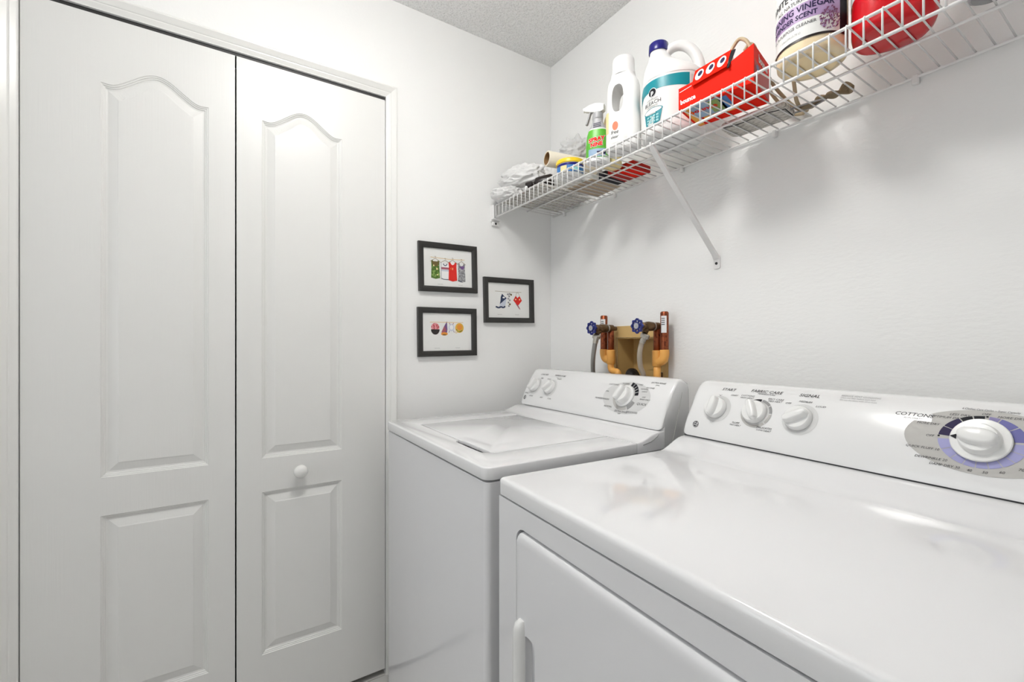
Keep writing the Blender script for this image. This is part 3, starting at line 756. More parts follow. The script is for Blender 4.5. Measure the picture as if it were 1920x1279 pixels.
# paper roll with a brown core
roll = empty('paper_roll', (0.272, -0.232, BZ+0.114), 0, 'cream paper roll with a brown cardboard core, open end outward', 'roll')
axis = Vector((0.040, 0.205, -0.004)); rr = 0.0275
q = Vector((0, 0, 1)).rotation_difference(axis.normalized()).to_matrix().to_4x4(); Lr = axis.length
obj('paper', xform(lathe([(0.0225, 0.0), (rr-0.001, 0.0), (rr, 0.001), (rr, Lr-0.001), (0.0225, Lr)], 32, cap=False), q), m_rollp, roll, autosm=50)
obj('core', xform(lathe([(0.0225, 0.0003), (0.0222, Lr), (0.0205, Lr), (0.0205, 0.0006), (0.0225, 0.0003)], 32, cap=False), q), m_brown, roll, autosm=50)
obj('core_wad', xform(lathe([(0.0203, Lr*0.5), (0.0203, Lr*0.52)], 24), q), m_brown, roll)

# dark bottle lying on its side
db = empty('dark_bottle', (0.204, -0.262, BZ+0.028), 0, 'dark brown bottle lying on its side at the front rail', 'bottle')
ax = Vector((0.062, 0.055, 0.012)).normalized(); q = Vector((0, 0, 1)).rotation_difference(ax).to_matrix().to_4x4()
obj('body', xform(lathe([(0.010, 0.020), (0.0225, 0.030), (0.0240, 0.040), (0.0240, 0.085), (0.020, 0.092)], 24), q), m_darkb, db, autosm=40)
obj('cap', xform(lathe([(0.0135, -0.012), (0.0150, -0.010), (0.0150, 0.012), (0.011, 0.016), (0.0105, 0.022)], 24), q), m_darkb, db, autosm=40)

# yellow-lidded tub
tub = empty('round_tub', (0.408, -0.236, BZ), 0, 'round tub with a yellow lid and blue label beside the spray bottle', 'tub')
obj('body', lathe([(0.040, 0), (0.0435, 0.003), (0.0455, 0.035), (0.0455, 0.039)], 36), m_white, tub, autosm=40)
obj('lid', lathe([(0.0465, 0.037), (0.0485, 0.039), (0.0485, 0.048), (0.0465, 0.0515), (0.040, 0.053)], 36), m_yellow, tub, autosm=40)
ft = cyl_map(0, 0, 0.0455)
arc_print('label', rect2d(-0.06, 0.06, 0.006, 0.028, 24, 1), ft, -40, 0.0455, m_blue3, tub, 0.0004)
arc_print('label_band', rect2d(-0.06, 0.06, 0.028, 0.0355, 24, 1), ft, -40, 0.0455, m_capblue, tub, 0.0005)
arc_print('label_panel', rect2d(-0.035, -0.012, 0.005, 0.027, 8, 1), ft, -40, 0.0455, m_cream, tub, 0.0008)
arc_print('label_burst', ellipse2d(0.016, 0.017, 0.014, 0.008, 20), ft, -40, 0.0455, m_teal2, tub, 0.0008)

# spray bottle
sp = empty('spray_bottle', (0.545, -0.240, BZ), R(0), 'green spray cleaner bottle with a white trigger head', 'spray bottle')
rot = R(40)
body = [sring(0, 0, z, a, b, 2.3, 36, rot) for z, a, b in ((0, 0.033, 0.021), (0.003, 0.036, 0.024), (0.05, 0.036, 0.024), (0.085, 0.033, 0.023), (0.105, 0.027, 0.020), (0.120, 0.019, 0.016), (0.128, 0.0155, 0.0145), (0.140, 0.0150, 0.0145))]
obj('body', loft(body), m_white, sp, autosm=40)
lab = [sring(0, 0, z, a, b, 2.3, 36, rot) for z, a, b in ((0.012, 0.0365, 0.0245), (0.05, 0.0366, 0.0246), (0.085, 0.0336, 0.0236), (0.100, 0.0292, 0.0216))]
lb = obj('label', loft(lab, cap=False), m_green, sp, smooth=True)
nl = [sring(0, 0, z, a, b, 2.3, 36, rot) for z, a, b in ((0.105, 0.0276, 0.0206), (0.120, 0.0196, 0.0166), (0.128, 0.0161, 0.0151), (0.1405, 0.0156, 0.0150))]
obj('neck_sleeve', loft(nl, cap=False), m_ggray, sp, smooth=True)
def spray_face(s, z, o=0.0008):
    """front of the elliptical body: s across, seen from the room"""
    a, b = (0.0366, 0.0246) if z < 0.06 else (0.0345, 0.024)
    s = max(-0.034, min(0.034, s)); yy = -b*math.sqrt(max(0.0, 1-(abs(s)/a)**2.3))**(2/2.3)-o
    return (s*math.cos(rot)-yy*math.sin(rot), s*math.sin(rot)+yy*math.cos(rot), z)
for x, z, sz, mm in (('SPRAY', 0.067, 0.017, m_red), ('NINE', 0.051, 0.016, m_red)):
    v, f = place2d(text_vf(x, sz, 0.1, bold=0.0008), -0.002, z, 0.12); decal('lettering_edge', place2d(text_vf(x, sz, 0.1, bold=0.0016), -0.002, z, 0.12), lambda s, t: spray_face(s, t, 0.0010), m_white, lb); decal('lettering', (v, f), lambda s, t: spray_face(s, t, 0.0014), mm, lb)
decal('label_block', rect2d(-0.026, 0.026, 0.014, 0.038, 12, 1), lambda s, t: spray_face(s, t, 0.0008), m_cyan, lb)
decal('label_block', rect2d(0.0, 0.026, 0.020, 0.030, 8, 1), lambda s, t: spray_face(s, t, 0.0012), m_dpurple, lb)
for k in range(3): decal('neck_print', stroke2d([(-0.012, 0.106+k*0.006), (0.012, 0.110+k*0.006)], 0.002), lambda s, t: (lambda a, b: (s*math.cos(rot)+b*math.sin(rot), s*math.sin(rot)-b*math.cos(rot), t))(0, 0.0215-max(0, t-0.105)*0.28), m_dpurple, sp)
# trigger head, nozzle towards the closet wall
hdm = Matrix.Rotation(R(205), 4, 'Z')
obj('collar', lathe([(0.0165, 0.138), (0.017, 0.141), (0.0165, 0.156), (0.013, 0.159)], 24), m_ggray, sp, autosm=40)
hd = [[(x, y, z) for y, z in ((-0.010*w, zc-h), (0.010*w, zc-h), (0.0125*w, zc), (0.010*w, zc+h*0.8), (0.0, zc+h), (-0.010*w, zc+h*0.8), (-0.0125*w, zc))] for x, w, h, zc in ((-0.022, 0.8, 0.010, 0.171), (-0.012, 1.0, 0.014, 0.172), (0.006, 1.0, 0.016, 0.175), (0.024, 0.85, 0.012, 0.178), (0.036, 0.65, 0.0085, 0.179), (0.040, 0.6, 0.0075, 0.179))]
head = obj('trigger_head', xform(loft(hd), hdm), m_bottle, sp, autosm=50)
obj('nozzle', xform(lathe([(0.0065, 0.039), (0.007, 0.040), (0.007, 0.047), (0.0035, 0.048)], 16), hdm @ Matrix.Translation((0, 0, 0.179)) @ Matrix.Rotation(R(90), 4, 'Y')), m_bottle, head, autosm=40)
obj('trigger', xform(loft([[(x+dx, y, z) for dx, y in ((-0.0025, -0.005), (0.0025, -0.005), (0.0025, 0.005), (-0.0025, 0.005))] for x, z in ((0.020, 0.172), (0.026, 0.160), (0.030, 0.148), (0.035, 0.135), (0.037, 0.130))]), hdm), m_ggray, head, autosm=50)

def boolean_cut(o, cutter_vf):
    c = obj('cutter', cutter_vf, m_bottle, o.parent)
    md = o.modifiers.new('b', 'BOOLEAN'); md.operation = 'DIFFERENCE'; md.object = c; md.solver = 'EXACT'; bpy.context.view_layer.update()
    dg = bpy.context.evaluated_depsgraph_get(); dg.update()
    me = bpy.data.meshes.new_from_object(o.evaluated_get(dg)); o.modifiers.clear()
    old = o.data; o.data = me; bpy.data.meshes.remove(old)
    cm = c.data; bpy.data.objects.remove(c); bpy.data.meshes.remove(cm)
    bm = bmesh.new(); bm.from_mesh(o.data)
    for f in bm.faces: f.smooth = True
    for e in bm.edges:
        if len(e.link_faces) == 2: e.smooth = e.calc_face_angle(0) < R(38)
    bm.to_mesh(o.data); bm.free()

boolean_cut(door, join(loft([[(p[0], y, p[1]) for p in rrect(hx+0.018+i_, hx+0.058-i_*1.6, 0.42+i_, 0.648-i_, 0.016-i_*0.8, 6)] for y, i_ in ((-0.02, 0.0), (-0.002, 0.0005), (0.006, 0.003), (0.011, 0.007))])))

# white detergent bottle with a see-through grip
dt = empty('detergent_bottle', (0.652, -0.240, BZ), 0, 'slim white detergent bottle with a see-through grip and plain white cap', 'bottle')
rot = R(22)
prof = ((0, 0.046, 0.030), (0.004, 0.050, 0.033), (0.06, 0.050, 0.033), (0.105, 0.049, 0.032), (0.125, 0.0475, 0.031), (0.16, 0.0475, 0.031), (0.185, 0.0465, 0.031), (0.198, 0.043, 0.031), (0.206, 0.038, 0.031), (0.212, 0.034, 0.031), (0.222, 0.033, 0.031))
bdy = obj('body', loft([sring(0, 0, z, a, b, 2.7, 44, rot) for z, a, b in prof]), m_bottle, dt, autosm=40)
def slot(cx, zc, w, h, n=24):
    return [(cx+w*math.copysign(abs(math.cos(2*PI*k/n))**0.75, math.cos(2*PI*k/n)), zc+h*math.copysign(abs(math.sin(2*PI*k/n))**0.85, math.sin(2*PI*k/n))) for k in range(n)]
cv = prism(slot(-0.006, 0.146, 0.018, 0.040), -0.08, 0.08, 'y')
boolean_cut(bdy, xform(cv, Matrix.Rotation(rot, 4, 'Z')))
obj('cap', lathe([(0.0335, 0.216), (0.0345, 0.218), (0.0335, 0.226), (0.0325, 0.228), (0.0315, 0.262), (0.0300, 0.267), (0.025, 0.269)], 36), m_bottle, dt, autosm=40)
def det_face(s, z, o=0.0008):
    a, b = 0.050, 0.033; s = max(-0.0495, min(0.0495, s)); yy = -b*(1-(abs(s)/a)**2.7)**(1/2.7)-o
    return (s*math.cos(rot)-yy*math.sin(rot), s*math.sin(rot)+yy*math.cos(rot), z)
decal('label', rect2d(-0.047, 0.012, 0.018, 0.098, 36, 1), lambda s, t: det_face(s, t, 0.0004), m_paper, dt)
decal('label_edge', rect2d(-0.0485, -0.034, 0.050, 0.112, 6, 4), lambda s, t: det_face(s, t, 0.0009), m_cream, dt)
decal('label_mark', ellipse2d(-0.012, 0.066, 0.009, 0.0125, 20), lambda s, t: det_face(s, t, 0.0009), m_coral, dt)
decal('lettering', place2d(text_vf('free', 0.015, 0.2), -0.014, 0.048), lambda s, t: det_face(s, t, 0.0014), m_inkg, dt)
decal('lettering', place2d(text_vf('clear', 0.012, 0.2), -0.014, 0.034), lambda s, t: det_face(s, t, 0.0014), m_inkg, dt)

# bottle with a yellow label behind it
yb = empty('yellow_label_bottle', (0.548, -0.178, BZ), 0, 'bottle with a yellow and pink label half hidden behind the white detergent bottle', 'bottle')
obj('body', lathe([(0.026, 0), (0.029, 0.003), (0.029, 0.14), (0.024, 0.16), (0.014, 0.175), (0.012, 0.185)], 28), m_cream, yb, autosm=40)
obj('cap', lathe([(0.0145, 0.184), (0.015, 0.186), (0.014, 0.212), (0.010, 0.214)], 24), m_green2, yb, autosm=40)
fy_ = cyl_map(0, 0, 0.029)
arc_print('label', rect2d(-0.03, 0.0, 0.08, 0.135, 12, 1), fy_, -55, 0.029, mat('pale_pink_label', (0.85, 0.66, 0.56), 0.4), yb, 0.0005)
arc_print('label_swirl', ring2d(-0.004, 0.10, 0.012, 0.016, 0, 5, 16), fy_, -55, 0.029, m_coral, yb, 0.0009)

# flat red packet
rp = empty('red_packet', (0.515, -0.092, BZ), R(4), 'flat dark red packet lying behind the white detergent bottle', 'packet')
obj('carton', bevel(box(-0.070, 0.075, -0.045, 0.045, 0, 0.022), 0.002, 1), m_red2, rp)
obj('carton_band', box(-0.0703, -0.030, -0.0453, 0.0453, -0.0003, 0.0223), m_ink, rp)
decal('bottom_print', rect2d(0.015, 0.070, -0.040, 0.035), lambda s, t: (s, t, -0.0004), m_red, rp)
sheet('black_folder', [(0.385, -0.135), (0.435, -0.12), (0.430, -0.045), (0.40, -0.05)], BZ+0.0035, BZ+0.012, m_rubber, 'flat black folder edge behind the spray bottle', 'folder')

# bleach jug
bl = empty('bleach_jug', (0.770, -0.168, BZ), 0, 'large white bleach jug with navy cap and teal label', 'jug')
br = 0.083
crot = R(-52)     # direction towards the room
lx, ly = math.cos(R(-52-90)), math.sin(R(-52-90))      # jug's left, seen from the room
def jr(z, r, shift, p=2.2, sq=1.0): return sring(lx*shift, ly*shift, z, r, r*sq, p, 48, R(-52))
prof = [(0, 0.074, 0), (0.004, 0.080, 0), (0.012, br, 0), (0.150, br, 0), (0.158, 0.0835, 0), (0.170, 0.080, 0.001), (0.185, 0.072, 0.008), (0.199, 0.060, 0.018), (0.214, 0.046, 0.028), (0.230, 0.034, 0.034), (0.247, 0.0265, 0.037), (0.252, 0.0235, 0.039), (0.262, 0.023, 0.039)]
jb = obj('body', loft([jr(z, r, s) for z, r, s in prof]), m_bottle, bl, autosm=45)
cpx, cpy = lx*0.039, ly*0.039
obj('cap', lathe([(0.0262, 0.256), (0.0268, 0.258), (0.0262, 0.279), (0.0245, 0.281), (0.02, 0.2815)], 36, cpx, cpy), m_capblue, bl, autosm=40)
def jp(left, z, fwd=0.0): return (lx*left+math.cos(crot)*fwd, ly*left+math.sin(crot)*fwd, z)
hp = smooth_path([jp(0.026, 0.243), jp(0.008, 0.262), jp(-0.014, 0.268), jp(-0.038, 0.259), jp(-0.058, 0.235), jp(-0.068, 0.205), jp(-0.070, 0.178)], 6)
obj('handle', tube(hp, [0.0125+0.0025*(i/len(hp)) for i in range(len(hp))], 16), m_bottle, bl, smooth=True)
fb = cyl_map(0, 0, br)
def jug_print(name, vf, c, m, o, mz=0.0):
    # the ring is a superellipse (p=2.2): follow it
    def fn(a, z):
        t = R(a)-R(-52); rr_ = br/((abs(math.cos(t))**2.2+abs(math.sin(t))**2.2)**(1/2.2))+o
        return (rr_*math.cos(R(a)), rr_*math.sin(R(a)), z)
    return flat(name, ([fn(c+math.degrees(p[0]/br), p[1]) for p in vf[0]], vf[1]), m, bl)
LC = -70
jug_print('label', rect2d(-0.108, 0.100, 0.018, 0.148, 40, 1), LC, m_paper, 0.0004)
band = ([], [])
N = 40
for k in range(N+1):
    s = -0.106+0.172*k/N; zt = 0.146; zb = 0.112+0.006*math.sin(PI*k/N)-0.020*max(0, 1-k/9.0)
    band[0].append((s, zb)); band[0].append((s, zt-0.02*max(0, 1-k/9.0)))
for k in range(N): band[1].append((2*k, 2*k+2, 2*k+3, 2*k+1))
jug_print('label_band', band, LC, m_teal, 0.0009)
jug_print('side_panel', rect2d(0.070, 0.094, 0.04, 0.142, 8, 1), LC, m_lgray, 0.0009)
e0 = -0.030
jug_print('logo_edge', ellipse2d(e0, 0.113, 0.0125, 0.0125, 28), LC, m_white, 0.0013)
jug_print('logo_disc', ellipse2d(e0, 0.113, 0.0108, 0.0108, 28), LC, m_ink, 0.0016)
jug_print('logo_letter', place2d(text_vf('p', 0.017, 0, bold=0.0006), e0, 0.1135), LC, m_white, 0.0019)
jug_print('lettering', place2d(text_vf('LOW SPLASH', 0.006), e0-0.002, 0.0955), LC, m_inkg, 0.0012)
jug_print('lettering', place2d(text_vf('BLEACH', 0.0145, 0, sx=1.0), e0-0.001, 0.0855), LC, m_inkg, 0.0012)
jug_print('lettering', place2d(text_vf('BLANQUEADOR', 0.0045), e0-0.001, 0.0765), LC, m_inkg, 0.0012)
bx_, bz_ = -0.030, 0.048
jug_print('basket_rim', ([(bx_+0.030*math.cos(2*PI*k/28), bz_+0.016+0.009*math.sin(2*PI*k/28)) for k in range(28)], [tuple(range(28))]), LC, m_teal, 0.0012)
jug_print('basket_inside', ([(bx_+0.0265*math.cos(2*PI*k/28), bz_+0.0165+0.0068*math.sin(2*PI*k/28)) for k in range(28)], [tuple(range(28))]), LC, m_white, 0.0015)
jug_print('basket_side', poly2d((bx_-0.028, bz_+0.012), (bx_-0.014, bz_+0.008), (bx_, bz_+0.007), (bx_+0.014, bz_+0.008), (bx_+0.028, bz_+0.012), (bx_+0.022, bz_-0.018), (bx_+0.010, bz_-0.021), (bx_-0.010, bz_-0.021), (bx_-0.022, bz_-0.018)), LC, m_teal, 0.0017)
for i in range(4):
    for j in range(3): jug_print('basket_hole', rect2d(bx_-0.017+i*0.0095, bx_-0.010+i*0.0095, bz_-0.016+j*0.0075, bz_-0.011+j*0.0075), LC, m_teal2, 0.0020)
jug_print('lettering', place2d(text_vf('CLEANS & DEODORIZES', 0.0058), -0.024, 0.0215), LC, m_mgray, 0.0012)
jug_print('shoulder_ridge', rect2d(-0.2, 0.2, 0.1525, 0.1545, 48, 1), LC, m_bottle, 0.0012)

# dryer-sheet carton
bb = empty('dryer_sheet_box', (0.889, -0.304, BZ), R(13), 'red dryer-sheet carton with an open flap between the bleach and vinegar jugs', 'carton')
BL_, BD_ = 0.166, 0.118
hFL, hFR, hBL, hBR = 0.050, 0.084, 0.060, 0.088
v = [(0, 0, 0), (BL_, 0, 0), (BL_, BD_, 0), (0, BD_, 0), (0, 0, hFL), (BL_, 0, hFR), (BL_, BD_, hBR), (0, BD_, hBL), (0.040, 0.0, 0.055), (0.118, 0.0, 0.064), (0.118, 0.022, 0.070), (0.040, 0.022, 0.062)]
carton = obj('carton', (v, [(0, 3, 2, 1), (0, 1, 5, 9, 8, 4), (1, 2, 6, 5), (2, 3, 7, 6), (3, 0, 4, 7), (4, 8, 11, 10, 9, 5, 6, 7), (8, 9, 10, 11)]), m_red, bb)
# flap with three round marks, tilted outwards above the front face
fa, fbm = Vector((0.034, -0.006, 0.040)), Vector((0.112, -0.005, 0.054))
upv = Vector((0.0, 0.022, 0.046))
def flap(u, w, o=0.0):
    p = fa+(fbm-fa)*u+upv*w; n = Vector((0, -0.88, 0.48)); return tuple(p+n*o)
flp = obj('flap', ([flap(*p) for p in ((0, 0, 0), (1, 0, 0), (1.04, 1, 0), (0.0, 1, 0), (0, 0, 0.0012), (1, 0, 0.0012), (1.04, 1, 0.0012), (0.0, 1, 0.0012))], box(0, 1, 0, 1, 0, 1)[1]), m_red, bb)
for k in range(3):
    c = 0.18+k*0.32
    decal('round_mark', ellipse2d(c, 0.52, 0.125, 0.33, 24), lambda s, t: flap(s, t, 0.0018), m_white, flp)
    decal('mark_pupil', ellipse2d(c+0.02, 0.56, 0.065, 0.17, 16), lambda s, t: flap(s, t, 0.0023), m_dpurple, flp)
obj('opening', ([flap(*p) for p in ((1.02, -0.1, -0.002), (1.02, 0.95, -0.002), (1.16, 0.9, -0.002), (1.07, -0.1, -0.002), (1.02, -0.1, 0.0004), (1.02, 0.95, 0.0004), (1.16, 0.9, 0.0004), (1.07, -0.1, 0.0004))], box(0, 1, 0, 1, 0, 1)[1]), m_ink, bb)  # black slab stands in for the shade inside the open carton
fr_ = lambda s, t, o=0.0006: (s, -o, t)
decal('lettering', place2d(text_vf('bounce', 0.0155, 0.0, sx=0.78, bold=0.0006), 0.0225, 0.016, 0.10), fr_, m_white, carton)
decal('front_line', stroke2d([(0.003, 0.040), (0.032, 0.046)], 0.0012), fr_, m_white, carton)
rt_ = lambda s, t, o=0.0006: (BL_+o, s, t)
decal('end_panel', rect2d(0.004, BD_-0.004, 0.004, 0.052), rt_, m_red2, carton)
decal('lettering', place2d(text_vf('bounce', 0.024, 0.0, sx=0.95, bold=0.0008), 0.068, 0.067, 0.02), rt_, m_white, carton)
decal('end_badge', ellipse2d(0.026, 0.040, 0.011, 0.007, 16), lambda s, t: rt_(s, t, 0.001), m_blue2, carton)
bt_ = lambda s, t, o=0.0006: (s, t, -o)
decal('bottom_print', rect2d(0.006, 0.090, 0.004, 0.075), bt_, m_cyan, carton)
decal('bottom_print', rect2d(0.006, 0.020, 0.004, BD_-0.004), lambda s, t: bt_(s, t, 0.001), m_orange, carton)
decal('bottom_print', rect2d(0.060, 0.085, 0.010, 0.070), lambda s, t: bt_(s, t, 0.001), m_green2, carton)
decal('bottom_print', rect2d(0.085, 0.105, 0.010, 0.080), bt_, m_blue3, carton)
decal('bottom_print', rect2d(0.030, 0.110, 0.076, 0.090), bt_, m_orange, carton)
v_, f_ = place2d(text_vf('bounce', 0.024, 0, sx=0.9, bold=0.0006), 0, 0)
decal('lettering', ([(0.045+p[0], 0.035-p[1]) for p in v_], f_), lambda s, t: bt_(s, t, 0.0014), m_red, carton)

# extension cord behind the carton: plug and loops
ec = empty('extension_cord', (0.95, -0.10, BZ), 0, 'beige extension cord bundle with an ivory plug behind the red carton', 'cord')
def cordpath(pts, r, m, name='cord_loop'): return obj(name, tube(smooth_path(pts, 7), r, 8), m, ec, smooth=True)
cordpath([(-0.003, -0.085, 0.140), (0.004, -0.085, 0.155), (0.020, -0.085, 0.168), (0.037, -0.085, 0.156), (0.048, -0.083, 0.132), (0.050, -0.070, 0.108), (0.046, -0.035, 0.098), (0.040, 0.030, 0.06), (0.060, 0.080, 0.02), (0.09, 0.080, 0.006)], 0.0042, m_cord)
cordpath([(0.030, -0.078, 0.138), (0.040, -0.076, 0.148), (0.050, -0.074, 0.140), (0.056, -0.070, 0.118), (0.054, -0.040, 0.098), (0.050, 0.030, 0.07), (0.07, 0.080, 0.03), (0.10, 0.076, 0.008)], 0.0042, m_cord)
obj('plug', xform(loft([sring(0, 0, z, a, b, 3, 20) for z, a, b in ((-0.030, 0.0075, 0.006), (-0.024, 0.0095, 0.0078), (-0.008, 0.0110, 0.0085), (0.0, 0.010, 0.008), (0.008, 0.006, 0.006))]), Matrix.Translation((-0.005, -0.085, 0.136)) @ Matrix.Rotation(R(14), 4, 'Y')), m_plug, ec, autosm=50)
for k in range(5):
    o_ = k*0.006
    cordpath([(0.09, 0.060-o_, 0.008), (0.115, 0.040+o_, 0.006), (0.14, 0.065-o_, 0.012), (0.165, 0.035+o_*1.2, 0.008), (0.19, 0.07-o_, 0.008+0.003*k), (0.205, 0.045, 0.006)], 0.0038, m_cord2)
cordpath([(0.096, -0.060, 0.085), (0.100, -0.058, 0.098), (0.107, -0.054, 0.100), (0.112, -0.046, 0.086), (0.112, -0.020, 0.05), (0.10, 0.02, 0.02), (0.095, 0.05, 0.008)], 0.0042, m_cord)
# grey printed pouch lying flat
po = empty('printed_pouch', (0.975, -0.080, BZ), R(6), 'flat grey and white printed pouch at the back under the cord', 'pouch')
obj('pouch', bevel(prism(rrect(-0.095, 0.060, -0.045, 0.045, 0.02, 5), 0.0, 0.012), 0.003, 2), m_news, po, autosm=50)
obj('outline', tube([(-0.085, -0.040, -0.0002), (-0.05, -0.030, -0.0002), (0.02, -0.034, -0.0002), (0.055, -0.02, -0.0002), (0.055, 0.03, -0.0002)], 0.0012, 6), m_ink, po)
obj('handle_loop', tube(smooth_path([(0.04, 0.025, 0.004), (0.085, 0.03, 0.004), (0.115, 0.022, 0.004), (0.125, 0.012, 0.004), (0.10, 0.004, 0.004), (0.045, 0.0, 0.004)], 5), 0.0022, 6), m_mgray, po, smooth=True)

# vinegar jug
vj = empty('vinegar_jug', (1.144, -0.222, BZ), 0, 'clear vinegar jug with a white and lilac label', 'jug')
vr = 0.0615
obj('liquid', lathe([(0.050, 0.0002), (0.0562, 0.0018), (0.0601, 0.006), (0.0609, 0.014), (0.0609, 0.195), (0.05, 0.2)], 44), m_liq, vj, autosm=40)
obj('shell', lathe([(0.0465, -0.0004), (0.0565, 0.001), (0.0605, 0.0055), (vr, 0.014), (vr, 0.20), (0.057, 0.225), (0.040, 0.25), (0.024, 0.265), (0.019, 0.275), (0.019, 0.285)], 44, cap=False), m_clear, vj, smooth=True)
obj('cap', lathe([(0.0215, 0.281), (0.022, 0.283), (0.0215, 0.302), (0.018, 0.304)], 28), m_white, vj, autosm=40)
fv = cyl_map(0, 0, vr)
VC = -92
arc_print('label', rect2d(-0.100, 0.078, 0.030, 0.175, 44, 1), fv, VC, vr, m_paper, vj, 0.0004)
arc_print('label_stripe', rect2d(-0.100, 0.100, 0.026, 0.0305, 44, 1), fv, VC, vr, m_darkb, vj, 0.0007)
arc_print('label_end', rect2d(0.078, 0.100, 0.030, 0.175, 8, 1), fv, VC, vr, m_ink, vj, 0.0004)
arc_print('label_band', rect2d(-0.100, 0.078, 0.064, 0.097, 44, 1), fv, VC, vr, m_purple, vj, 0.0007)
for x, s, z, sz, mm in (('CLEANING VINEGAR', -0.005, 0.087, 0.0165, m_dpurple), ('LAVENDER SCENT', -0.012, 0.072, 0.0130, m_dpurple), ('MULTI-PURPOSE CLEANER', -0.012, 0.055, 0.0088, m_inkg), ('ALL NATURAL', -0.010, 0.1035, 0.0105, m_inkg), ('WHITE HOUSE', -0.010, 0.120, 0.018, m_inkg), ('1 GALLON (3.78 L)', -0.012, 0.041, 0.0058, m_mgray)):
    arc_print('lettering', place2d(text_vf(x, sz, 0, sx=0.92, bold=0.0003 if sz > 0.012 else 0), s, z), fv, VC, vr, mm, vj, 0.0012)
random.seed(3)
for k in range(110):
    a = random.uniform(0, 2*PI); rr_ = random.random()**0.6
    s = 0.058+0.019*rr_*math.cos(a); z = 0.056+0.022*rr_*math.sin(a)
    arc_print('lavender_sprig_print', place2d(ellipse2d(0, 0, 0.0028, 0.0011, 6), s, z, random.uniform(0.2, 1.6)), fv, VC, vr, m_plum if k % 3 else m_purple, vj, 0.0010+0.00001*k)

# red jug
rj = empty('red_jug', (1.268, -0.192, BZ), 0, 'big glossy red plastic jug right of the vinegar', 'jug')
rot = R(-65)
pr = [(0, 0.046), (0.002, 0.053), (0.008, 0.0590), (0.02, 0.0615), (0.16, 0.0615), (0.19, 0.056), (0.21, 0.043), (0.225, 0.030), (0.235, 0.026), (0.245, 0.026)]
obj('body', loft([sring(0, 0, z, r, r, 2.5, 44, rot) for z, r in pr]), m_redp, rj, autosm=40)
obj('cap', lathe([(0.029, 0.242), (0.030, 0.245), (0.028, 0.275), (0.024, 0.277)], 28), m_capblue, rj, autosm=40)
obj('handle', tube(smooth_path([(0.018, 0.012, 0.232), (0.040, 0.026, 0.232), (0.056, 0.036, 0.205), (0.060, 0.038, 0.165), (0.050, 0.032, 0.13)], 6), 0.011, 14), m_redp, rj, smooth=True)
obj('label', loft([sring(0, 0, z, 0.0619, 0.0619, 2.5, 44, rot) for z in (0.075, 0.150)], cap=False), m_white, rj, smooth=True)

# clear tub at the right
ct_ = empty('clear_plastic_tub', (1.395, -0.185, BZ), 0, 'small clear plastic tub with dark print right of the red jug', 'tub')
m_smoke = mat('frosted_plastic', (0.75, 0.75, 0.75), 0.25, alpha=0.55)
obj('shell', lathe([(0.026, 0.0), (0.031, 0.003), (0.034, 0.06), (0.035, 0.062)], 30, cap=False), m_smoke, ct_, smooth=True)
obj('base', lathe([(0.0255, 0.0004), (0.0305, 0.0034)], 30), m_smoke, ct_)
obj('foot_ring', lathe([(0.022, -0.0002), (0.026, -0.0002), (0.0265, 0.002), (0.022, 0.002)], 30), m_mgray, ct_)
fc = lambda a, z, o=0.0: cyl_map(0, 0, 0.0308+0.0032*z/0.06)(a, z, o)
for k in range(6): arc_print('print_stripe', rect2d(-0.03, 0.02, 0.006+k*0.006, 0.0100+k*0.006, 12, 1), fc, -95, 0.0335, m_plum, ct_, 0.0004)
obj('lid', lathe([(0.0355, 0.060), (0.0365, 0.061), (0.0365, 0.067), (0.033, 0.069)], 30), m_ggray, ct_, autosm=40)

# ------------------------------------------------------------------ framed pictures on the left wall
def picture(yc, zc, w, h, tilt, label, art):
    t = empty('picture_frame', (0.0005, yc, zc), 0, label, 'picture', 'small black-framed prints')
    t.rotation_euler = (tilt, 0, 0)
    # frame: mitred moulding as four pieces in one ring
    prof = [(0.0, 0.0), (0.0, 0.013), (0.002, 0.015), (0.012, 0.0145), (0.018, 0.012), (0.021, 0.0085), (0.021, 0.004)]
    rings = []
    for ins, d in prof: rings.append([(d, y, z) for y, z in ((-w/2+ins, -h/2+ins), (w/2-ins, -h/2+ins), (w/2-ins, h/2-ins), (-w/2+ins, h/2-ins))])
    obj('frame', loft(rings, cap=False), m_frame, t)
    obj('print_sheet', box(0.0005, 0.0045, -w/2+0.012, w/2-0.012, -h/2+0.012, h/2-0.012), m_paper, t)
    art(lambda nm, vf, m, o=0.0: flat(nm, ([(0.0048+o, p[0], p[1]) for p in vf[0]], vf[1]), m, t))
    return t
a_green = mat('art_green', (0.06, 0.13, 0.015), 0.6); speckle(a_green, (0.25, 0.38, 0.10), 120, 0.52, 0.60, 0.9)
a_greenb = mat('art_olive_brown', (0.14, 0.10, 0.03), 0.6)
a_red = mat('art_red', (0.68, 0.02, 0.012), 0.6)
a_navy = mat('art_navy', (0.03, 0.045, 0.10), 0.6)
a_line = mat('art_line', (0.35, 0.28, 0.20), 0.6)
a_yel = mat('art_ochre', (0.72, 0.42, 0.06), 0.6)
a_mauve = mat('art_mauve', (0.36, 0.10, 0.14), 0.6)
a_vio = mat('art_violet', (0.16, 0.08, 0.24), 0.6)
a_pink = mat('art_pink', (0.72, 0.30, 0.32), 0.6); speckle(a_pink, (0.45, 0.05, 0.06), 170, 0.50, 0.56, 0.9)
a_blk = mat('art_black', (0.02, 0.015, 0.015), 0.6)
a_chk = mat('art_check', (0.42, 0.42, 0.43), 0.6); speckle(a_chk, (0.12, 0.12, 0.13), 260, 0.48, 0.54, 0.9)
a_or = mat('art_orange', (0.75, 0.28, 0.04), 0.6)
a_pale = mat('art_pale_blue', (0.58, 0.62, 0.70), 0.6)

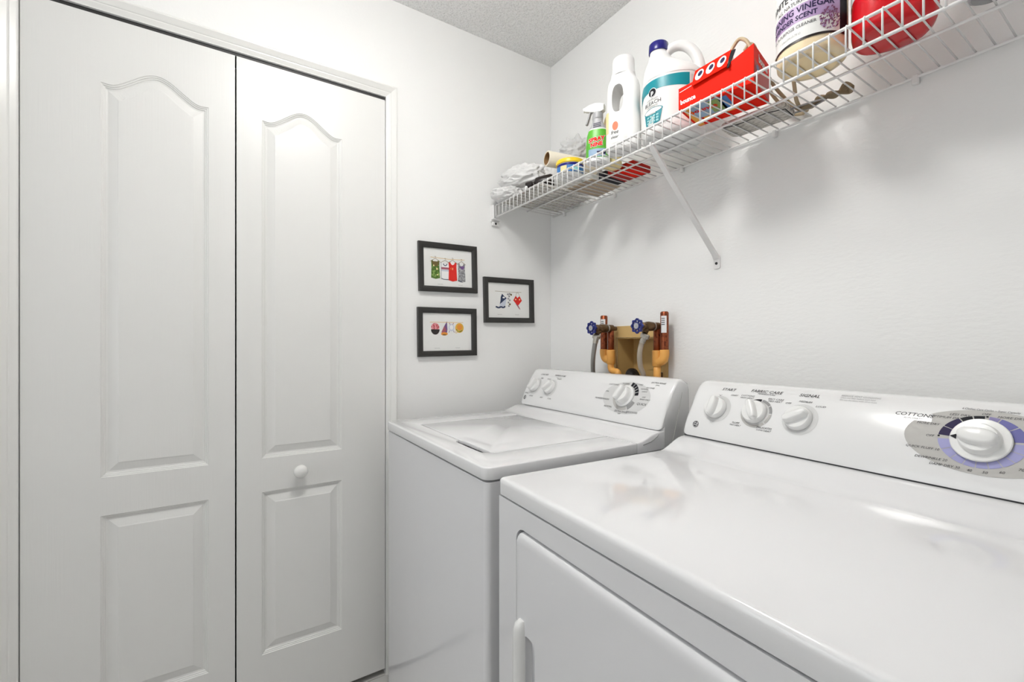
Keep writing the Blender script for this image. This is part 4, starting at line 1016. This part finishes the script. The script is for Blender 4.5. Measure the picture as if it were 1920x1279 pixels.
def scribbles(put, y0, y1, z):
    for yy, n in ((y0, 9), (y1, 8)):
        put('signature', stroke2d([(yy+k*0.0028, z+0.0012*math.sin(k*2.3)) for k in range(n)], 0.0009), m_mgray)

def tank(put, y, z, w, h, m, nm='tank_top', trim_=None, o=0.0):
    P = [(-0.30, 0.5), (-0.42, 0.43), (-0.40, 0.2), (-0.45, -0.5), (0.0, -0.56), (0.45, -0.5), (0.40, 0.2), (0.42, 0.43), (0.30, 0.5), (0.16, 0.36), (0, 0.31), (-0.16, 0.36)]
    put(nm, ([(y+p[0]*w, z+p[1]*h) for p in P]+[(y, z)], [(i, (i+1) % len(P), len(P)) for i in range(len(P))]), m, o)
    put('hanger', stroke2d([(y-0.52*w, z+0.40*h), (y, z+0.58*h), (y+0.52*w, z+0.40*h)], 0.0018), a_line, o+0.0002)
    put('hanger_hook', ring2d(y, z+0.66*h, 0.0018, 0.0032, -1.4, 3.2, 8), a_line, o+0.0002)

def art_shirts(put):
    put('clothes_line', stroke2d([(-0.072, 0.037), (0.0, 0.034), (0.070, 0.036)], 0.0014), a_yel)
    tank(put, -0.053, -0.006, 0.040, 0.068, a_green)
    put('shirt_yoke', poly2d((-0.069, 0.022), (-0.037, 0.022), (-0.044, 0.004), (-0.062, 0.004)), a_greenb, 0.0003)
    put('shirt_dot', ellipse2d(-0.047, -0.006, 0.0035, 0.004, 12), m_cream, 0.0004); put('shirt_dot', ellipse2d(-0.045, -0.028, 0.003, 0.0025, 12), m_cream, 0.0004); put('shirt_dot', ellipse2d(-0.06, 0.006, 0.0026, 0.0035, 12), m_cream, 0.0004)
    tank(put, -0.013, -0.008, 0.040, 0.064, m_white, o=0.0001)
    put('shirt_stripe', rect2d(-0.029, 0.003, -0.006, 0.002), a_mauve, 0.0004); put('shirt_stripe', rect2d(-0.029, 0.003, -0.013, -0.007), a_pale, 0.0004)
    put('shirt_hem', stroke2d([(-0.031, -0.040), (-0.02, -0.044), (0.004, -0.0445)], 0.0025), a_navy, 0.0004); put('shirt_edge', stroke2d([(-0.0295, 0.02), (-0.0305, -0.038)], 0.0012), a_navy, 0.0004)
    put('shirt_collar', ring2d(-0.013, 0.016, 0.006, 0.009, PI, 2*PI, 10), a_navy, 0.0004)
    tank(put, 0.018, -0.010, 0.040, 0.072, a_red, o=0.0005)
    put('shirt_number', stroke2d([(0.013, 0.002), (0.009, -0.001), (0.013, -0.005)], 0.0022), a_or, 0.0009); put('shirt_number', stroke2d([(0.018, 0.002), (0.018, -0.006)], 0.0022), m_cream, 0.0009)
    tank(put, 0.056, -0.012, 0.036, 0.072, a_chk, o=0.0002)
    put('shirt_yoke', poly2d((0.048, 0.010), (0.069, 0.012), (0.064, -0.002), (0.054, -0.001)), a_vio, 0.0006)
    put('shirt_hem', stroke2d([(0.040, -0.044), (0.056, -0.050)], 0.002), a_navy, 0.0006)
    scribbles(put, -0.045, 0.040, -0.063)

def art_hats(put):
    put('clothes_line', stroke2d([(-0.072, 0.037), (0.066, 0.037)], 0.0015), a_yel)
    put('cap_crown', ellipse2d(-0.051, 0.018, 0.0165, 0.016, 24), a_pink); put('cap_brim', ([(-0.051+0.0175*math.cos(a), 0.010+0.020*math.sin(a)) for a in [PI+PI*k/16 for k in range(17)]], [tuple(range(17))]), a_blk, 0.0003)
    put('cone_hat', poly2d((-0.003, 0.041), (-0.001, 0.010), (-0.003, -0.002), (-0.026, -0.002), (-0.017, 0.018)), a_vio); put('cone_hat_side', poly2d((-0.014, 0.024), (-0.006, 0.008), (-0.010, -0.002), (-0.027, -0.002)), a_mauve, 0.0002)
    put('hat_roll', ellipse2d(-0.014, -0.007, 0.014, 0.0065, 20), a_or, 0.0003); put('hat_roll_shade', ellipse2d(-0.014, -0.0105, 0.0085, 0.0022, 16), a_greenb, 0.0005)
    put('bonnet', ellipse2d(0.016, 0.017, 0.012, 0.014, 20), a_pale); put('bonnet_inside', ellipse2d(0.016, 0.018, 0.0075, 0.009, 20), m_white, 0.0003)
    for s in (-1, 1): put('bonnet_tie', stroke2d([(0.016+s*0.008, 0.006), (0.016+s*0.011, -0.002)], 0.002), a_vio, 0.0003); put('bonnet_ear', stroke2d([(0.016+s*0.006, 0.029), (0.016+s*0.009, 0.035)], 0.0025), a_mauve, 0.0003)
    put('straw_hat', ellipse2d(0.050, 0.016, 0.018, 0.019, 28), a_yel); put('straw_crown', ellipse2d(0.050, 0.019, 0.011, 0.011, 20), a_or, 0.0003); put('straw_band', ring2d(0.050, 0.016, 0.0125, 0.0155, 3.5, 5.6, 12), a_green, 0.0004); put('straw_strings', ring2d(0.036, 0.001, 0.004, 0.0055, 2.6, 6.2, 10), a_yel, 0.0002)
    scribbles(put, -0.055, 0.032, -0.061)

def art_swim(put):
    put('clothes_line', stroke2d([(-0.068, 0.037), (0.0, 0.0355), (0.062, 0.037)], 0.0016), a_line)
    put('swimsuit', poly2d((-0.034, 0.028), (-0.026, 0.019), (-0.012, 0.010), (-0.046, -0.016), (-0.042, 0.0), (-0.041, 0.014)), a_navy); put('swimsuit_belly', poly2d((-0.013, 0.009), (-0.020, -0.022), (-0.050, -0.026), (-0.046, -0.017)), a_pale, 0.0002)
    put('swimsuit_patch', ellipse2d(-0.027, 0.012, 0.006, 0.0035, 14), m_white, 0.0004); put('swimsuit_leg', stroke2d([(-0.066, -0.026), (-0.052, -0.031), (-0.040, -0.026), (-0.030, -0.030), (-0.020, -0.024)], 0.0065), a_navy, 0.0004)
    for (y, z) in ((-0.006, 0.026), (0.002, 0.028), (0.010, 0.025), (0.0, 0.018), (-0.004, 0.008), (0.003, 0.002), (-0.004, -0.008), (0.003, -0.015), (-0.002, -0.022)): put('leopard_spot', ellipse2d(y, z, 0.0045, 0.0042, 10), a_greenb if (int(z*1000) % 2) else a_chk)
    put('bikini', poly2d((0.020, 0.002), (0.033, 0.022), (0.041, 0.012), (0.052, 0.021), (0.064, 0.002), (0.044, -0.020), (0.040, -0.018)), a_red); put('bikini_tail', poly2d((0.030, -0.010), (0.044, -0.018), (0.056, -0.036), (0.050, -0.034)), a_mauve, 0.0002)
    put('bikini_dot', ellipse2d(0.032, 0.006, 0.0032, 0.0032, 12), m_cream, 0.0004); put('bikini_dot', ellipse2d(0.052, 0.006, 0.0032, 0.0032, 12), m_cream, 0.0004)
    put('bikini_strap', stroke2d([(0.033, 0.020), (0.036, 0.033), (0.046, 0.034), (0.052, 0.020)], 0.0014), a_line, 0.0003)
    scribbles(put, -0.058, 0.028, -0.058)

picture(-0.5005, 1.4615, 0.243, 0.184, 0.022, 'black-framed print of four tank tops on a clothes line, upper left', art_shirts)
picture(-0.503, 1.217, 0.244, 0.184, 0.012, 'black-framed print of hats on a clothes line, lower left', art_hats)
picture(-0.224, 1.352, 0.244, 0.184, 0.020, 'black-framed print of swimwear on a clothes line, right of the pair', art_swim)

# ------------------------------------------------------------------ washer outlet box and plumbing
ob_ = empty('washer_outlet_box', (0.5, 0, 1.06), 0, 'tan plastic washer outlet box recessed in the wall', 'outlet box')
X0, X1, Z0, Z1 = BX0-0.5, BX1-0.5, BZ0-1.06, BZ1-1.06
fz = 1.236-1.06
obj('flange', join(box(X0-0.013, X1+0.018, -0.004, -0.0003, Z1, fz), box(X0-0.013, X0, -0.004, -0.0003, Z0-0.02, Z1), box(X1, X1+0.018, -0.004, -0.0003, Z0-0.02, Z1), box(X0, X1, -0.004, -0.0003, Z0-0.02, Z0)), m_box, ob_)
e = 0.0012
obj('box_shell', join(box(X0+e, X0+0.004, -0.0003, 0.088, Z0+e, Z1-e), box(X1-0.004, X1-e, -0.0003, 0.088, Z0+e, Z1-e), box(X0+0.004, X1-0.004, -0.0003, 0.088, Z1-0.004, Z1-e), box(X0+0.004, X1-0.004, -0.0003, 0.088, Z0+e, Z0+0.004), box(X0+0.004, X1-0.004, 0.084, 0.088, Z0+0.004, Z1-0.004)), m_box, ob_)
obj('back_rib', join(box(-0.03, 0.03, 0.078, 0.0838, Z1-0.06, Z1-0.012), box(-0.03, 0.03, 0.080, 0.0838, Z1-0.115, Z1-0.068)), m_box, ob_)

def valve(xr, yr, xa, label, hose_pts, hose_m, ztop, tee_side, zlow, kind):
    """riser at (xr), hammer arrestor at (xa), shutoff valve pointing out of the wall"""
    t = empty('shutoff_valve', (xr, yr, 1.06), 0, label, 'valve', 'washer shutoff valves')
    d = xa-xr; zj = 1.140-1.06
    obj('riser', tube([(0, 0, 1.146-1.06), (0, 0, 1.232-1.06)], 0.0115, 16), m_copper, t, smooth=True)
    obj('arrestor', lathe([(0.0125, 1.146-1.06), (0.0130, 1.15-1.06), (0.0130, ztop-1.06-0.004), (0.010, ztop-1.06)], 20, d, 0), m_copper, t, autosm=45)
    lz0, lz1 = (1.206 if kind else 1.236)-1.06, ztop-1.06-0.014
    flat('arrestor_label', ([(d+0.0134*math.cos(R(-100+a*11)), 0.0134*math.sin(R(-100+a*11)), z) for z in (lz0, lz1) for a in range(8)], [(a, a+1, a+9, a+8) for a in range(7)]), m_white, t)
    for k in range(4):
        zz = ztop-1.06-0.022-k*0.0065
        if zz > lz0+0.003: obj('label_print', tube([(d+0.0134*math.cos(R(a)), 0.0134*math.sin(R(a)), zz) for a in (-92, -78, -64, -48)], 0.0012, 6), m_ink, t)
    # pale plastic fittings: tee on the riser, elbow under the arrestor
    obj('tee', lathe([(0.0135, 1.098-1.06), (0.0155, 1.100-1.06), (0.0155, 1.148-1.06), (0.0125, 1.150-1.06)], 20), m_cpvc, t, autosm=45)
    obj('elbow', tube(smooth_path([(d, 0, 1.152-1.06), (d, 0, zj-0.004), (d*0.82, 0, zj-0.020), (d*0.4, 0, zj-0.026), (0, 0, zj-0.026)], 6), 0.0148, 16), m_cpvc, t, smooth=True)
    low = [(0, 0, 1.10-1.06), (0, 0, 1.072-1.06), (0, 0, zlow-1.06)] if kind else smooth_path([(0, 0, 1.10-1.06), (0, 0, 1.086-1.06), (0.006, 0, 1.076-1.06), (0.020, 0, 1.072-1.06), (0.030, 0, 1.071-1.06), (0.036, 0, 1.064-1.06), (0.037, 0, 1.03-1.06)], 4)
    obj('supply_pipe', tube(low, 0.0118, 16), m_cpvc, t, smooth=True)
    # valve body along -y
    ry = Matrix.Translation((0, 0, 1.227-1.06)) @ Matrix.Rotation(R(90), 4, 'X')
    obj('valve_body', xform(lathe([(0.007, -0.026), (0.0085, -0.024), (0.0085, -0.008), (0.0135, -0.006), (0.0135, 0.012), (0.0105, 0.016), (0.0105, 0.022), (0.0145, 0.026), (0.0155, 0.040), (0.0145, 0.052), (0.0110, 0.056), (0.0125, 0.058), (0.0125, 0.070), (0.0070, 0.074), (0.0050, 0.092)], 20), ry), m_brass, t, autosm=40)
    obj('packing_ring', xform(lathe([(0.0140, 0.017), (0.0145, 0.018), (0.0145, 0.021), (0.0140, 0.022)], 20), ry), m_chrome, t)
    wx = Matrix.Translation((0, -0.094, 1.227-1.06)) @ Matrix.Rotation(R(90), 4, 'X')
    # scalloped hand wheel with eight holes: rim, hub, spokes
    rim_ = []
    for k in range(48):
        a = 2*PI*k/48; rr_ = 0.0225+0.0022*math.cos(8*a); rim_.append((rr_*math.cos(a), rr_*math.sin(a)))
    inn = [(0.0172*math.cos(2*PI*k/48), 0.0172*math.sin(2*PI*k/48)) for k in range(48)]
    rg = [[(p[0], p[1], z) for p in P] for P, z in ((inn, -0.003), (rim_, -0.003), (rim_, 0.003), (inn, 0.003), (inn, -0.003))]
    wh = obj('hand_wheel', join(xform(loft(rg, cap=False), wx), xform(lathe([(0.0115, -0.003), (0.0115, 0.004), (0.010, 0.005)], 24), wx), *[xform(xform(box(0.0095, 0.0185, -0.0022, 0.0022, -0.0025, 0.0025), Matrix.Rotation(2*PI*(k+0.5)/8, 4, 'Z')), wx) for k in range(8)]), m_bluew, t)
    obj('wheel_plate', xform(lathe([(0.0092, 0.0050), (0.0088, 0.0056), (0.003, 0.0056), (0.0026, 0.0075), (0.001, 0.0078)], 20), wx), m_ggray, wh)
    # spout and hose
    obj('spout', tube([(0, -0.050, 1.222-1.06), (hose_pts[0][0]-xr-0.0, hose_pts[0][1]-yr, hose_pts[0][2]-1.06+0.012)], [0.010, 0.0095], 14), m_brass, t, smooth=True)
    hh = tag(obj('supply_hose', tube(smooth_path(hose_pts, 8), 0.0082, 14), hose_m, None, smooth=True), None, 'hose', 'braided washer hoses')
    p0, p1 = Vector(hose_pts[0]), Vector(hose_pts[1]); dv = (p0-p1).normalized(); q = Vector((0, 0, 1)).rotation_difference(dv).to_matrix().to_4x4()
    obj('hose_nut', xform(lathe([(0.0095, -0.022), (0.0100, -0.006), (0.0145, -0.005), (0.0148, 0.006), (0.012, 0.009)], 10), Matrix.Translation(p0) @ q), m_chrome, hh, autosm=30)
    return t, hh
_, h1 = valve(0.406, -0.042, 0.371, 'left shutoff valve with a blue hand wheel, copper arrestor lower than the other', [(0.404, -0.112, 1.196), (0.394, -0.110, 1.165), (0.374, -0.099, 1.12), (0.353, -0.080, 1.07), (0.345, -0.066, 0.98), (0.345, -0.055, 0.90)], m_hose, 1.276, -1, 1.03, 0)
h1['label'] = 'grey braided hose hanging from the left shutoff valve'
_, h2 = valve(0.612, -0.042, 0.641, 'right shutoff valve with a blue hand wheel and the taller copper arrestor', [(0.611, -0.100, 1.194), (0.602, -0.104, 1.172), (0.596, -0.106, 1.14), (0.590, -0.096, 1.10), (0.590, -0.080, 1.06), (0.585, -0.068, 0.95)], m_hose2, 1.274, 1, 0.98, 1)
h2['label'] = 'tan braided hose hanging from the right shutoff valve'
# black drain hose end in the box
dh = empty('drain_hose', (0.484, -0.02, 0.976), 0, 'black ribbed drain hose curving into the outlet box', 'hose')
dp = smooth_path([(0.030, -0.050, -0.06), (0.022, -0.035, 0.02), (0.010, -0.015, 0.075), (-0.012, 0.018, 0.088), (-0.020, 0.045, 0.06), (-0.020, 0.050, 0.01)], 10)
obj('ribbed_hose', tube(dp, [0.019+0.0022*(1 if i % 3 == 0 else 0) for i in range(len(dp))], 18), m_rubber, dh, smooth=True)
dcl = empty('drain_stub', (0.577, 0.035, 0.98), 0, 'short dark pipe stub at the lower right of the outlet box', 'pipe')
obj('stub', lathe([(0.013, -0.04), (0.013, 0.070), (0.016, 0.072), (0.016, 0.092), (0.011, 0.094)], 18), m_brass, dcl, autosm=40)
